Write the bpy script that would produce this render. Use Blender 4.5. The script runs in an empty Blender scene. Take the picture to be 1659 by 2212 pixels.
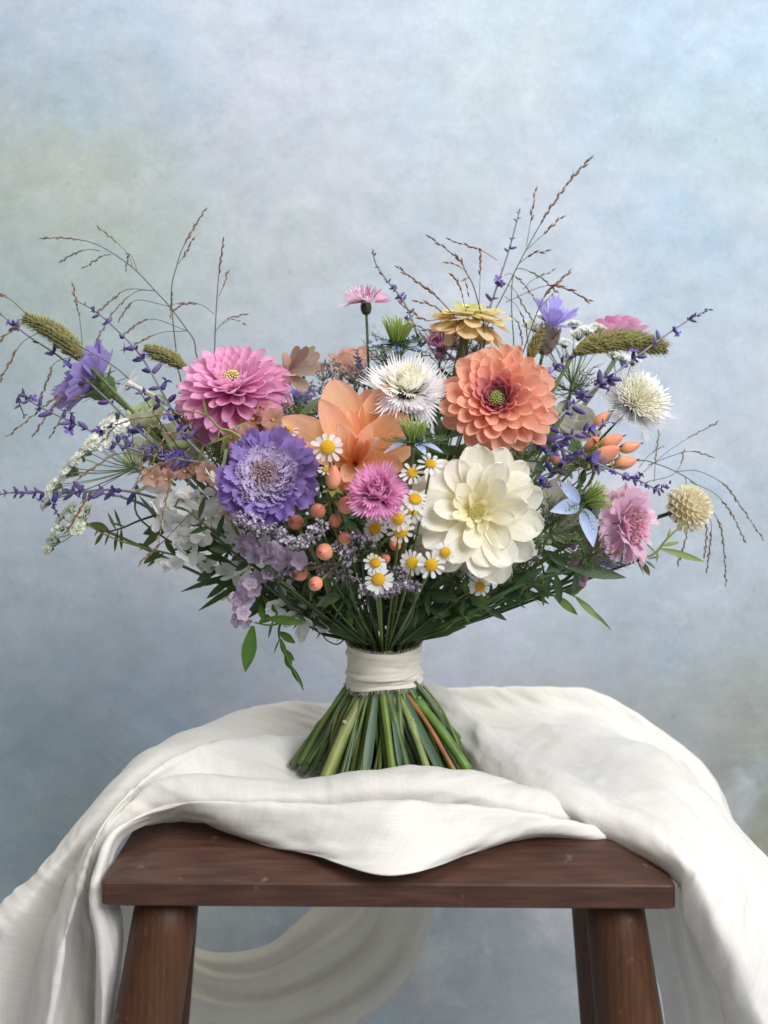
import bpy, math, random
import numpy as np
from mathutils import Vector, Matrix, Quaternion, noise as mnoise

random.seed(7)
PI = math.pi
scene = bpy.context.scene
COL = scene.collection

# ------------------------------------------------------------------ camera
FPX = 2053.0            # focal length in reference pixels (frame 1659 x 2212)
HX, HY = 829.5, 883.0   # optical axis in the frame (lens shifted down)
CAMY, SEATZ = -0.767, 0.45
CAMZ = SEATZ + 0.3016
cam_d = bpy.data.cameras.new('camera')
cam = bpy.data.objects.new('camera', cam_d); COL.objects.link(cam)
cam.location = (0, CAMY, CAMZ); cam.rotation_euler = (PI/2, 0, 0)
cam_d.sensor_fit = 'HORIZONTAL'; cam_d.sensor_width = 24.0
cam_d.lens = 24.0*FPX/1659.0
cam_d.shift_y = -(1106-HY)/1659.0
cam_d.clip_start = 0.02; cam_d.clip_end = 50
cam_d.dof.use_dof = True; cam_d.dof.focus_distance = 0.70; cam_d.dof.aperture_fstop = 5.0
scene.camera = cam
scene.render.resolution_x, scene.render.resolution_y = 768, 1024

# ------------------------------------------------------------------ light
w = bpy.data.worlds.new('World'); scene.world = w; w.use_nodes = True
bg = w.node_tree.nodes['Background']
bg.inputs[0].default_value = (1.0, 0.975, 0.93, 1); bg.inputs[1].default_value = 0.22
def area(name, loc, target, sx, sy, power, col):
    d = bpy.data.lights.new(name, 'AREA'); d.shape = 'RECTANGLE'; d.size = sx; d.size_y = sy
    d.energy = power; d.color = col
    o = bpy.data.objects.new(name, d); COL.objects.link(o); o.location = loc
    o.rotation_euler = (Vector(target)-Vector(loc)).to_track_quat('-Z', 'Y').to_euler()
    return o
area('window_light', (1.10, -1.35, 1.80), (0.0, 0.0, 0.60), 1.2, 1.0, 53, (0.965, 0.975, 1.0))
area('warm_top_fill', (-0.25, 0.02, 2.3), (0.0, 0.02, 0.6), 1.3, 1.0, 22, (1.0, 0.965, 0.90))  # added overhead fill lamp, tinted warm to cream the upward faces of the cloth
scene.view_settings.view_transform = 'Standard'
scene.view_settings.look = 'None'
scene.view_settings.exposure = 0.0; scene.view_settings.gamma = 1.0
scene.view_settings.use_curve_mapping = False
scene.cycles.max_bounces = 8; scene.cycles.transparent_max_bounces = 8
scene.cycles.use_denoising = True

# ------------------------------------------------------------------ helpers
def at(px, py, Y):
    d = Y - CAMY
    return Vector(((px-HX)/FPX*d, Y, CAMZ-(py-HY)/FPX*d))
def mm(px, Y=0.0): return px*(Y-CAMY)/FPX
def seatY(py): return 0.3016*FPX/(py-HY)+CAMY
def srgb(r, g, b):
    f = lambda c: (c/255/12.92) if c/255 <= 0.04045 else ((c/255+0.055)/1.055)**2.4
    return (f(r), f(g), f(b))
def rnd(a, b): return random.uniform(a, b)
def jit(c, a=0.06):
    k = 1+rnd(-a, a); return tuple(max(0, min(1, x*k*(1+rnd(-a, a)*0.5))) for x in c)
def lerp(a, b, t): return a+(b-a)*t
def mixc(a, b, t): return tuple(lerp(x, y, t) for x, y in zip(a, b))
def catmull(pts, n):
    P = [Vector(p) for p in pts]
    if len(P) == 2: return [P[0].lerp(P[1], i/(n-1)) for i in range(n)]
    out = []; m = len(P)-1
    for i in range(n):
        t = i/(n-1)*m; k = min(int(t), m-1); f = t-k
        p1, p2 = P[k], P[k+1]
        p0 = P[k-1] if k > 0 else p1*2-p2
        p3 = P[k+2] if k+2 <= m else p2*2-p1
        out.append(0.5*((2*p1)+(p2-p0)*f+(2*p0-5*p1+4*p2-p3)*f*f+(3*p1-p0-3*p2+p3)*f**3))
    return out
def frame_of(axis, roll=0.0):
    z = Vector(axis).normalized()
    ref = Vector((0, 0, 1)) if abs(z.z) < 0.95 else Vector((0, 1, 0))
    x = ref.cross(z).normalized(); y = z.cross(x)
    m = Matrix((x, y, z)).transposed().to_4x4()
    return m @ Matrix.Rotation(roll, 4, 'Z')
def RX(a): return Matrix.Rotation(a, 4, 'X')
def RY(a): return Matrix.Rotation(a, 4, 'Y')
def RZ(a): return Matrix.Rotation(a, 4, 'Z')
def TR(x, y, z): return Matrix.Translation((x, y, z))
def SC(x, y=None, z=None):
    y = x if y is None else y; z = x if z is None else z
    return Matrix.Diagonal((x, y, z, 1))

class Geo:
    """collects vertices, faces, a colour and a uv for every vertex"""
    def __init__(s): s.v = []; s.f = []; s.c = []; s.uv = []
    def vert(s, p, c=(1, 1, 1), uv=(0, 0)):
        s.v.append(tuple(p)); s.c.append(c); s.uv.append(uv); return len(s.v)-1
    def grid(s, rows, cols=None, uvs=None, wrap=False):
        n = len(rows[0]); b = len(s.v)
        for i, r in enumerate(rows):
            for j, p in enumerate(r):
                s.vert(p, cols[i][j] if cols else (1, 1, 1), uvs[i][j] if uvs else (j/(n-1), i/max(1, len(rows)-1)))
        for i in range(len(rows)-1):
            for j in range(n if wrap else n-1):
                j2 = (j+1) % n
                s.f.append((b+i*n+j, b+i*n+j2, b+(i+1)*n+j2, b+(i+1)*n+j))
    def tube(s, pts, r0, r1=None, sides=6, c0=(1, 1, 1), c1=None, cap=True):
        r1 = r0 if r1 is None else r1; c1 = c1 or c0
        pts = [Vector(p) for p in pts]; n = len(pts)
        rad = r0 if callable(r0) else (lambda t: lerp(r0, r1, t))
        nrm = None; rows = []; cols = []; uvs = []; L = 0
        for i, p in enumerate(pts):
            t = (pts[min(i+1, n-1)]-pts[max(i-1, 0)])
            t = t.normalized() if t.length > 1e-9 else Vector((0, 0, 1))
            if nrm is None: nrm = (Vector((1, 0, 0)) if abs(t.x) < 0.9 else Vector((0, 1, 0)))
            nrm = (nrm-t*nrm.dot(t)).normalized(); bn = t.cross(nrm)
            if i: L += (p-pts[i-1]).length
            r = rad(i/(n-1))
            rows.append([p+(nrm*math.cos(a)+bn*math.sin(a))*r for a in [2*PI*k/sides for k in range(sides)]])
            cols.append([mixc(c0, c1, i/(n-1))]*sides); uvs.append([(k/sides, L) for k in range(sides)])
        b = len(s.v); s.grid(rows, cols, uvs, wrap=True)
        if cap:
            s.f.append(tuple(b+k for k in range(sides))[::-1])
            s.f.append(tuple(b+(n-1)*sides+k for k in range(sides)))
    def blob(s, m, c=(1, 1, 1), c2=None, nu=6, nv=4, prof=None):
        """closed body of revolution along local z (0..1), radius prof(t)"""
        prof = prof or (lambda t: math.sin(PI*t)); c2 = c2 or c
        b = len(s.v); s.vert(m @ Vector((0, 0, 0)), c)
        for i in range(1, nv):
            t = i/nv; r = prof(t)
            for k in range(nu):
                a = 2*PI*k/nu; s.vert(m @ Vector((r*math.cos(a), r*math.sin(a), t)), mixc(c, c2, t), (k/nu, t))
        e = s.vert(m @ Vector((0, 0, 1)), c2)
        for k in range(nu): s.f.append((b, b+1+(k+1) % nu, b+1+k))
        for i in range(nv-2):
            for k in range(nu):
                a0 = b+1+i*nu; s.f.append((a0+k, a0+(k+1) % nu, a0+nu+(k+1) % nu, a0+nu+k))
        a0 = b+1+(nv-2)*nu
        for k in range(nu): s.f.append((a0+k, a0+(k+1) % nu, e))
    def add(s, other, m=None, tint=None):
        b = len(s.v)
        s.v += [tuple(m @ Vector(p)) for p in other.v] if m else list(other.v)
        s.c += [tuple(x*y for x, y in zip(c, tint)) for c in other.c] if tint else list(other.c)
        s.uv += other.uv; s.f += [tuple(b+i for i in f) for f in other.f]
    def mesh(s, name, mat, smooth=True):
        me = bpy.data.meshes.new(name); me.from_pydata(s.v, [], s.f)
        ca = me.color_attributes.new('col', 'FLOAT_COLOR', 'POINT')
        ca.data.foreach_set('color', np.array([(c[0], c[1], c[2], 1) for c in s.c], dtype=np.float32).ravel())
        ul = me.uv_layers.new(name='UVMap')
        idx = np.empty(len(me.loops), dtype=np.int32); me.loops.foreach_get('vertex_index', idx)
        ul.data.foreach_set('uv', np.array(s.uv, dtype=np.float32)[idx].ravel())
        if smooth: me.polygons.foreach_set('use_smooth', [True]*len(me.polygons))
        me.materials.append(mat); me.update()
        return me

MW = {}
def thing(name, label, cat, loc=(0, 0, 0), rot=None, group=None):
    o = bpy.data.objects.new(name, None); COL.objects.link(o); o.empty_display_size = 0.01
    m = Matrix.Translation(loc) @ (rot if rot is not None else Matrix.Identity(4))
    o.matrix_world = m; MW[o.name] = m
    o['label'] = label; o['category'] = cat
    if group: o['group'] = group
    return o
def part(name, me, parent, m=None, color=None, kind=None, label=None):
    o = bpy.data.objects.new(name, me); COL.objects.link(o); o.parent = parent
    m = m if m is not None else Matrix.Identity(4)
    o.matrix_basis = m
    MW[o.name] = MW[parent.name] @ m
    if color: o.color = (color[0], color[1], color[2], 1)
    if kind: o['kind'] = kind
    if label: o['label'] = label
    return o
def worldpart(name, geo, mat, parent, color=None, kind=None):
    """a part whose Geo was written in world space"""
    inv = MW[parent.name].inverted(); geo.v = [tuple(inv @ Vector(p)) for p in geo.v]
    return part(name, geo.mesh(name, mat), parent, None, color, kind)

# ------------------------------------------------------------------ materials
def newmat(name):
    m = bpy.data.materials.new(name); m.use_nodes = True; nt = m.node_tree; nt.nodes.clear()
    return m, nt, nt.nodes, nt.links
def plant_mat(name, transl=0.3, rough=0.55, streak=0.12, streak_sc=(26, 1.2), bump=0.0, sheen=0.0, spec=0.3, nscale=90.0, namp=0.12, sat=1.0, white=0.0):
    m, nt, N, Lk = newmat(name)
    out = N.new('ShaderNodeOutputMaterial')
    oi = N.new('ShaderNodeObjectInfo'); at_ = N.new('ShaderNodeAttribute'); at_.attribute_name = 'col'
    mu = N.new('ShaderNodeMix'); mu.data_type = 'RGBA'; mu.blend_type = 'MULTIPLY'; mu.inputs[0].default_value = 1
    Lk.new(oi.outputs['Color'], mu.inputs[6]); Lk.new(at_.outputs['Color'], mu.inputs[7])
    uv = N.new('ShaderNodeUVMap'); mp = N.new('ShaderNodeMapping'); mp.inputs['Scale'].default_value = (streak_sc[0], streak_sc[1], 1)
    Lk.new(uv.outputs[0], mp.inputs[0])
    no = N.new('ShaderNodeTexNoise'); no.inputs['Scale'].default_value = 1.0; no.inputs['Detail'].default_value = 3
    Lk.new(mp.outputs[0], no.inputs['Vector'])
    tc = N.new('ShaderNodeTexCoord'); n2 = N.new('ShaderNodeTexNoise'); n2.inputs['Scale'].default_value = nscale; n2.inputs['Detail'].default_value = 4
    ad = N.new('ShaderNodeVectorMath'); ad.operation = 'ADD'
    Lk.new(tc.outputs['Object'], ad.inputs[0]); Lk.new(oi.outputs['Random'], ad.inputs[1]); Lk.new(ad.outputs[0], n2.inputs['Vector'])
    def mr(sock, lo, hi):
        r = N.new('ShaderNodeMapRange'); r.inputs[1].default_value = 0.3; r.inputs[2].default_value = 0.7
        r.inputs[3].default_value = lo; r.inputs[4].default_value = hi; Lk.new(sock, r.inputs[0]); return r.outputs[0]
    a = mr(no.outputs[0], 1-streak, 1+streak); b = mr(n2.outputs[0], 1-namp, 1+namp)
    mm_ = N.new('ShaderNodeMath'); mm_.operation = 'MULTIPLY'; Lk.new(a, mm_.inputs[0]); Lk.new(b, mm_.inputs[1])
    wx = N.new('ShaderNodeMix'); wx.data_type = 'RGBA'; wx.inputs[0].default_value = white; wx.inputs[7].default_value = (1, 1, 1, 1); Lk.new(mu.outputs[2], wx.inputs[6])
    hv = N.new('ShaderNodeHueSaturation'); hv.inputs['Saturation'].default_value = sat; Lk.new(wx.outputs[2], hv.inputs['Color']); Lk.new(mm_.outputs[0], hv.inputs['Value'])
    p = N.new('ShaderNodeBsdfPrincipled'); p.inputs['Roughness'].default_value = rough
    p.inputs['Specular IOR Level'].default_value = spec; p.inputs['Sheen Weight'].default_value = sheen
    Lk.new(hv.outputs[0], p.inputs['Base Color'])
    if bump > 0:
        bp = N.new('ShaderNodeBump'); bp.inputs['Strength'].default_value = bump; bp.inputs['Distance'].default_value = 0.0008
        Lk.new(no.outputs[0], bp.inputs['Height']); Lk.new(bp.outputs[0], p.inputs['Normal'])
    if transl > 0:
        t = N.new('ShaderNodeBsdfTranslucent'); Lk.new(hv.outputs[0], t.inputs[0])
        mx = N.new('ShaderNodeMixShader'); mx.inputs[0].default_value = transl
        Lk.new(p.outputs[0], mx.inputs[1]); Lk.new(t.outputs[0], mx.inputs[2]); Lk.new(mx.outputs[0], out.inputs[0])
    else: Lk.new(p.outputs[0], out.inputs[0])
    return m
M_PETAL = plant_mat('petal', 0.42, 0.5, 0.10, (26, 1.0), bump=0.45, sheen=0.15, spec=0.25, sat=0.92, white=0.10)
M_THIN = plant_mat('thin_petal', 0.44, 0.6, 0.10, (30, 1.5), bump=0.15, sheen=0.1, spec=0.2, sat=0.90, white=0.10)
M_LEAF = plant_mat('leaf', 0.22, 0.42, 0.14, (14, 3), bump=0.3, spec=0.4)
M_STEM = plant_mat('stem', 0.0, 0.45, 0.16, (9, 14), bump=0.35, spec=0.4, nscale=60, namp=0.25)
M_BUD = plant_mat('bud', 0.12, 0.6, 0.1, (8, 3), spec=0.25, nscale=500, namp=0.2)
M_BERRY = plant_mat('berry', 0.0, 0.34, 0.06, (3, 2), spec=0.35, nscale=140, namp=0.16, sat=1.0, white=0.03)

# ------------------------------------------------------------------ backdrop
def backdrop_material():
    m, nt, N, Lk = newmat('painted_backdrop')
    out = N.new('ShaderNodeOutputMaterial'); p = N.new('ShaderNodeBsdfPrincipled')
    p.inputs['Roughness'].default_value = 0.85; p.inputs['Specular IOR Level'].default_value = 0.15
    tc = N.new('ShaderNodeTexCoord')
    nw = N.new('ShaderNodeTexNoise'); nw.inputs['Scale'].default_value = 3.2; nw.inputs['Detail'].default_value = 5
    Lk.new(tc.outputs['Object'], nw.inputs['Vector'])
    sb = N.new('ShaderNodeVectorMath'); sb.operation = 'MULTIPLY_ADD'
    Lk.new(nw.outputs['Color'], sb.inputs[0]); sb.inputs[1].default_value = (0.40, 0, 0.40)
    Lk.new(tc.outputs['Object'], sb.inputs[2])          # warped coordinates
    cur = None
    def blot(prev, centre, rad, col, amt):
        d = N.new('ShaderNodeVectorMath'); d.operation = 'DISTANCE'
        Lk.new(sb.outputs[0], d.inputs[0]); d.inputs[1].default_value = (centre[0]+0.20, BACKY, centre[2]+0.20)
        r = N.new('ShaderNodeMapRange'); r.interpolation_type = 'SMOOTHSTEP'
        r.inputs[1].default_value = 0; r.inputs[2].default_value = rad
        r.inputs[3].default_value = amt; r.inputs[4].default_value = 0; Lk.new(d.outputs['Value'], r.inputs[0])
        mx = N.new('ShaderNodeMix'); mx.data_type = 'RGBA'; Lk.new(r.outputs[0], mx.inputs[0])
        Lk.new(prev, mx.inputs[6]); mx.inputs[7].default_value = (*col, 1)
        return mx.outputs[2]
    b0 = N.new('ShaderNodeTexNoise'); b0.inputs['Scale'].default_value = 4.2; b0.inputs['Detail'].default_value = 6; b0.inputs['Roughness'].default_value = 0.6
    Lk.new(tc.outputs['Object'], b0.inputs['Vector'])
    cr = N.new('ShaderNodeValToRGB'); e = cr.color_ramp.elements
    e[0].position = 0.30; e[0].color = (*srgb(172, 186, 200), 1); e[1].position = 0.70; e[1].color = (*srgb(208, 208, 214), 1)
    Lk.new(b0.outputs[0], cr.inputs[0]); cur = cr.outputs[0]
    bx = lambda px, py: (at(px, py, BACKY).x, 0, at(px, py, BACKY).z)
    for px, py, rr, c, a in [(160, 150, .46, (158, 194, 232), .95), (1380, 230, .52, (164, 200, 226), .95), (760, 60, .28, (176, 202, 230), .8), (1640, 60, .3, (170, 204, 230), .8),
                             (520, 330, .34, (206, 206, 220), .95), (900, 430, .40, (204, 208, 216), .9), (1060, 110, .18, (196, 212, 212), .8), (1240, 150, .12, (200, 212, 206), .6),
                             (130, 540, .40, (164, 180, 162), 1.3), (60, 470, .24, (186, 192, 168), 1.0), (640, 640, .28, (184, 196, 194), .9), (1640, 330, .22, (152, 186, 182), .8),
                             (30, 800, .28, (158, 190, 198), .8), (1580, 640, .34, (168, 194, 212), .8), (40, 1400, .50, (152, 178, 192), 1.0), (40, 1760, .36, (152, 176, 186), 1.0),
                             (450, 1360, .32, (178, 188, 208), .8), (1200, 1420, .36, (176, 184, 200), .8), (1620, 1250, .30, (146, 172, 186), .9),
                             (1620, 1720, .38, (132, 132, 100), 1.35), (1050, 2100, .50, (104, 110, 114), .95), (1330, 1640, .26, (166, 170, 172), .7), (620, 2050, .40, (112, 128, 130), .95), (1300, 2000, .3, (110, 116, 118), .9), (60, 1950, .3, (140, 160, 168), .9)]:  # dark greys around and under the stool paint in the falloff of light
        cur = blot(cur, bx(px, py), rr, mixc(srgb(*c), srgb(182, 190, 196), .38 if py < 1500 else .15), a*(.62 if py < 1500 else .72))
    for sc, sd, c, lo, hi, am in [(7.5, 3.1, (204, 202, 212), .50, .68, .5), (6.5, 9.7, (150, 188, 218), .52, .70, .50), (5.5, 17.3, (176, 192, 182), .54, .72, .45), (11, 5.5, (222, 224, 228), .56, .74, .45), (9, 23.0, (138, 158, 178), .56, .74, .35)]:
        mo = N.new('ShaderNodeVectorMath'); mo.operation = 'ADD'; Lk.new(tc.outputs['Object'], mo.inputs[0]); mo.inputs[1].default_value = (sd, 0, sd*1.7)
        nn = N.new('ShaderNodeTexNoise'); nn.inputs['Scale'].default_value = sc; nn.inputs['Detail'].default_value = 7; nn.inputs['Roughness'].default_value = .62; nn.inputs['Distortion'].default_value = .5
        Lk.new(mo.outputs[0], nn.inputs['Vector'])
        rr_ = N.new('ShaderNodeMapRange'); rr_.interpolation_type = 'SMOOTHSTEP'; rr_.inputs[1].default_value = lo; rr_.inputs[2].default_value = hi; rr_.inputs[3].default_value = 0; rr_.inputs[4].default_value = am; Lk.new(nn.outputs[0], rr_.inputs[0])
        mc = N.new('ShaderNodeMix'); mc.data_type = 'RGBA'; mc.blend_type = 'MIX'; Lk.new(rr_.outputs[0], mc.inputs[0]); Lk.new(cur, mc.inputs[6])
        mb = N.new('ShaderNodeMix'); mb.data_type = 'RGBA'; mb.inputs[0].default_value = .5; Lk.new(cur, mb.inputs[6]); mb.inputs[7].default_value = (*srgb(*c), 1); Lk.new(mb.outputs[2], mc.inputs[7]); cur = mc.outputs[2]
    f1 = N.new('ShaderNodeTexNoise'); f1.inputs['Scale'].default_value = 26; f1.inputs['Detail'].default_value = 8; f1.inputs['Roughness'].default_value = 0.65
    mp = N.new('ShaderNodeMapping'); mp.inputs['Scale'].default_value = (0.85, 1, 1.15)
    Lk.new(tc.outputs['Object'], mp.inputs[0]); Lk.new(mp.outputs[0], f1.inputs['Vector'])
    r1 = N.new('ShaderNodeMapRange'); r1.inputs[1].default_value = 0.3; r1.inputs[2].default_value = 0.7; r1.inputs[3].default_value = 0.87; r1.inputs[4].default_value = 1.06
    Lk.new(f1.outputs[0], r1.inputs[0])
    f2 = N.new('ShaderNodeTexNoise'); f2.inputs['Scale'].default_value = 320; f2.inputs['Detail'].default_value = 2; Lk.new(mp.outputs[0], f2.inputs['Vector'])
    r2 = N.new('ShaderNodeMapRange'); r2.inputs[1].default_value = 0.3; r2.inputs[2].default_value = 0.7; r2.inputs[3].default_value = 0.93; r2.inputs[4].default_value = 1.06
    Lk.new(f2.outputs[0], r2.inputs[0])
    vo = N.new('ShaderNodeTexVoronoi'); vo.inputs['Scale'].default_value = 17; Lk.new(tc.outputs['Object'], vo.inputs['Vector'])
    sp = N.new('ShaderNodeMapRange'); sp.inputs[1].default_value = 0.02; sp.inputs[2].default_value = 0.07; sp.inputs[3].default_value = 0.84; sp.inputs[4].default_value = 1.0
    Lk.new(vo.outputs['Distance'], sp.inputs[0])
    k1 = N.new('ShaderNodeMath'); k1.operation = 'MULTIPLY'; Lk.new(r1.outputs[0], k1.inputs[0]); Lk.new(r2.outputs[0], k1.inputs[1])
    k2 = N.new('ShaderNodeMath'); k2.operation = 'MULTIPLY'; Lk.new(k1.outputs[0], k2.inputs[0]); Lk.new(sp.outputs[0], k2.inputs[1])
    hv = N.new('ShaderNodeHueSaturation'); Lk.new(cur, hv.inputs['Color']); Lk.new(k2.outputs[0], hv.inputs['Value'])
    Lk.new(hv.outputs[0], p.inputs['Base Color'])
    bp = N.new('ShaderNodeBump'); bp.inputs['Strength'].default_value = 0.25; bp.inputs['Distance'].default_value = 0.004
    Lk.new(f1.outputs[0], bp.inputs['Height']); Lk.new(bp.outputs[0], p.inputs['Normal'])
    Lk.new(p.outputs[0], out.inputs[0]); return m
BACKY = 0.52
g = Geo(); rows = []
prof = [(BACKY, 1.9), (BACKY, 1.4), (BACKY, 1.0), (BACKY, .6), (BACKY, .25), (BACKY-.01, .12), (BACKY-.05, .035), (BACKY-.12, .004), (BACKY-.3, 0), (-.9, 0)]
for k, (yy, zz) in enumerate(prof):
    rows.append([Vector((-1.5+3.0*j/24, yy+(0.006*math.sin(j*1.7+k)+0.004*math.sin(j*.6-k*1.3) if yy > .4 else 0), zz)) for j in range(25)])
g.grid(rows)
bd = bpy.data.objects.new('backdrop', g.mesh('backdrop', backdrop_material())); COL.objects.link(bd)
bd['kind'] = 'structure'; bd['label'] = 'mottled pale blue and lavender painted canvas backdrop sweeping down behind the stool'; bd['category'] = 'backdrop'

# ------------------------------------------------------------------ stool
def wood_material(name, dark, light, axis, gloss=0.5):
    m, nt, N, Lk = newmat(name)
    out = N.new('ShaderNodeOutputMaterial'); p = N.new('ShaderNodeBsdfPrincipled')
    tc = N.new('ShaderNodeTexCoord'); mp = N.new('ShaderNodeMapping')
    mp.inputs['Scale'].default_value = {'x': (5.0, 88, 88), 'z': (60, 60, 5.0)}[axis]
    Lk.new(tc.outputs['Object'], mp.inputs[0])
    n0 = N.new('ShaderNodeTexNoise'); n0.inputs['Scale'].default_value = 1.4; n0.inputs['Detail'].default_value = 4; n0.inputs['Distortion'].default_value = 1.6
    Lk.new(mp.outputs[0], n0.inputs['Vector'])
    wv = N.new('ShaderNodeTexWave'); wv.inputs['Scale'].default_value = 1.1; wv.inputs['Distortion'].default_value = 7; wv.inputs['Detail'].default_value = 3; wv.inputs['Detail Scale'].default_value = 1.3
    Lk.new(mp.outputs[0], wv.inputs['Vector'])
    mp2 = N.new('ShaderNodeMapping'); mp2.inputs['Scale'].default_value = {'x': (30, 700, 700), 'z': (700, 700, 30)}[axis]
    Lk.new(tc.outputs['Object'], mp2.inputs[0])
    n1 = N.new('ShaderNodeTexNoise'); n1.inputs['Scale'].default_value = 1; n1.inputs['Detail'].default_value = 3; Lk.new(mp2.outputs[0], n1.inputs['Vector'])
    mx = N.new('ShaderNodeMix'); mx.data_type = 'FLOAT'; mx.inputs[0].default_value = 0.22; Lk.new(n0.outputs[0], mx.inputs[2]); Lk.new(wv.outputs[0], mx.inputs[3])
    mx2 = N.new('ShaderNodeMix'); mx2.data_type = 'FLOAT'; mx2.inputs[0].default_value = 0.38; Lk.new(mx.outputs[0], mx2.inputs[2]); Lk.new(n1.outputs[0], mx2.inputs[3])
    cr = N.new('ShaderNodeValToRGB'); e = cr.color_ramp.elements; e[0].position = .24; e[0].color = (*dark, 1); e[1].position = .76; e[1].color = (*light, 1)
    Lk.new(mx2.outputs[0], cr.inputs[0])
    # small pale scuffs
    ns = N.new('ShaderNodeTexNoise'); ns.inputs['Scale'].default_value = 55; ns.inputs['Detail'].default_value = 5; Lk.new(tc.outputs['Object'], ns.inputs['Vector'])
    rs = N.new('ShaderNodeMapRange'); rs.inputs[1].default_value = .66; rs.inputs[2].default_value = .75; rs.inputs[3].default_value = 0; rs.inputs[4].default_value = .45; Lk.new(ns.outputs[0], rs.inputs[0])
    mc = N.new('ShaderNodeMix'); mc.data_type = 'RGBA'; Lk.new(rs.outputs[0], mc.inputs[0]); Lk.new(cr.outputs[0], mc.inputs[6]); mc.inputs[7].default_value = (*srgb(168, 140, 118), 1)
    Lk.new(mc.outputs[2], p.inputs['Base Color']); p.inputs['Roughness'].default_value = gloss; p.inputs['Specular IOR Level'].default_value = .3
    bp = N.new('ShaderNodeBump'); bp.inputs['Strength'].default_value = .3; bp.inputs['Distance'].default_value = .0006
    Lk.new(mx2.outputs[0], bp.inputs['Height']); Lk.new(bp.outputs[0], p.inputs['Normal']); Lk.new(p.outputs[0], out.inputs[0])
    return m
M_SEAT = wood_material('seat_wood', srgb(50, 32, 26), srgb(92, 63, 50), 'x', .45)
M_LEG = wood_material('leg_wood', srgb(58, 36, 22), srgb(92, 58, 35), 'z', .52)
stool = thing('wooden_stool', 'dark brown wooden stool with thin seat and four splayed round legs', 'stool', (0.004, 0, 0), RZ(math.radians(-0.7)))
FY, BY = -0.1525, 0.150       # front and back edge of the seat
x0, x1 = -0.1865, 0.1865
import bmesh
def seat_mesh():
    bm = bmesh.new(); zt, zr, zb = SEATZ+.003, SEATZ-.0055, SEATZ-.0215; iv = .030; r = .004
    def ring(z, ins, cr):
        out = []
        for (cx, cy, a0) in ((x1, BY, 0), (x0, BY, 90), (x0, FY, 180), (x1, FY, 270)):
            ccx = cx-math.copysign(ins+cr, cx); ccy = (cy-ins-cr) if cy > 0 else (cy+ins+cr)
            for k in range(4):
                a = math.radians(a0+30*k); out.append(bm.verts.new((ccx+cr*math.cos(a), ccy+cr*math.sin(a), z)))
        return out
    rs = [ring(zb, .0015, r), ring(zb+.0015, 0, r), ring(zr-.0012, 0, r), ring(zr, .0012, r), ring(zt-.0003, iv, r*.8), ring(zt, iv+.004, r*.8)]
    for a, b in zip(rs, rs[1:]):
        n = len(a)
        for i in range(n): bm.faces.new((a[i], a[(i+1) % n], b[(i+1) % n], b[i]))
    bm.faces.new(rs[-1]); bm.faces.new(rs[0][::-1])
    bmesh.ops.recalc_face_normals(bm, faces=bm.faces)
    me = bpy.data.meshes.new('seat'); bm.to_mesh(me); bm.free(); me.materials.append(M_SEAT); return me
part('seat', seat_mesh(), stool)
def leg(px0, px1, qx0, qx1, Yt, Yb, wmul=1.0):
    zt = SEATZ-.02
    d = Yt-CAMY; a = Vector((((px0+px1)/2-HX)/FPX*d, Yt, zt)); rt = (px1-px0)/2/FPX*d
    yv = 2212; d2 = Yb-CAMY; b = Vector((((qx0+qx1)/2-HX)/FPX*d2, Yb, CAMZ-(yv-HY)/FPX*d2)); rb = (qx1-qx0)/2/FPX*d2
    k = (zt-0.004)/(zt-b.z); end = a+(b-a)*k
    g = Geo(); n = 14; pts = [a.lerp(end, i/(n-1)) for i in range(n)]
    kk = 1/k
    g.tube(pts, lambda t: lerp(rt, rb, min(t*k, 1.6))*(1-.06*max(0, t-.5)), sides=28)
    g.v = [tuple(MW[stool.name].inverted() @ Vector(p)) for p in g.v]
    me = g.mesh('leg', M_LEG); part('leg', me, stool)
leg(302, 436, 246, 390, -.118, -.135)
leg(1260, 1380, 1288, 1432, -.118, -.135)
leg(1212, 1318, 1254, 1362, .095, .115)
leg(352, 452, 312, 408, .095, .115)

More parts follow.
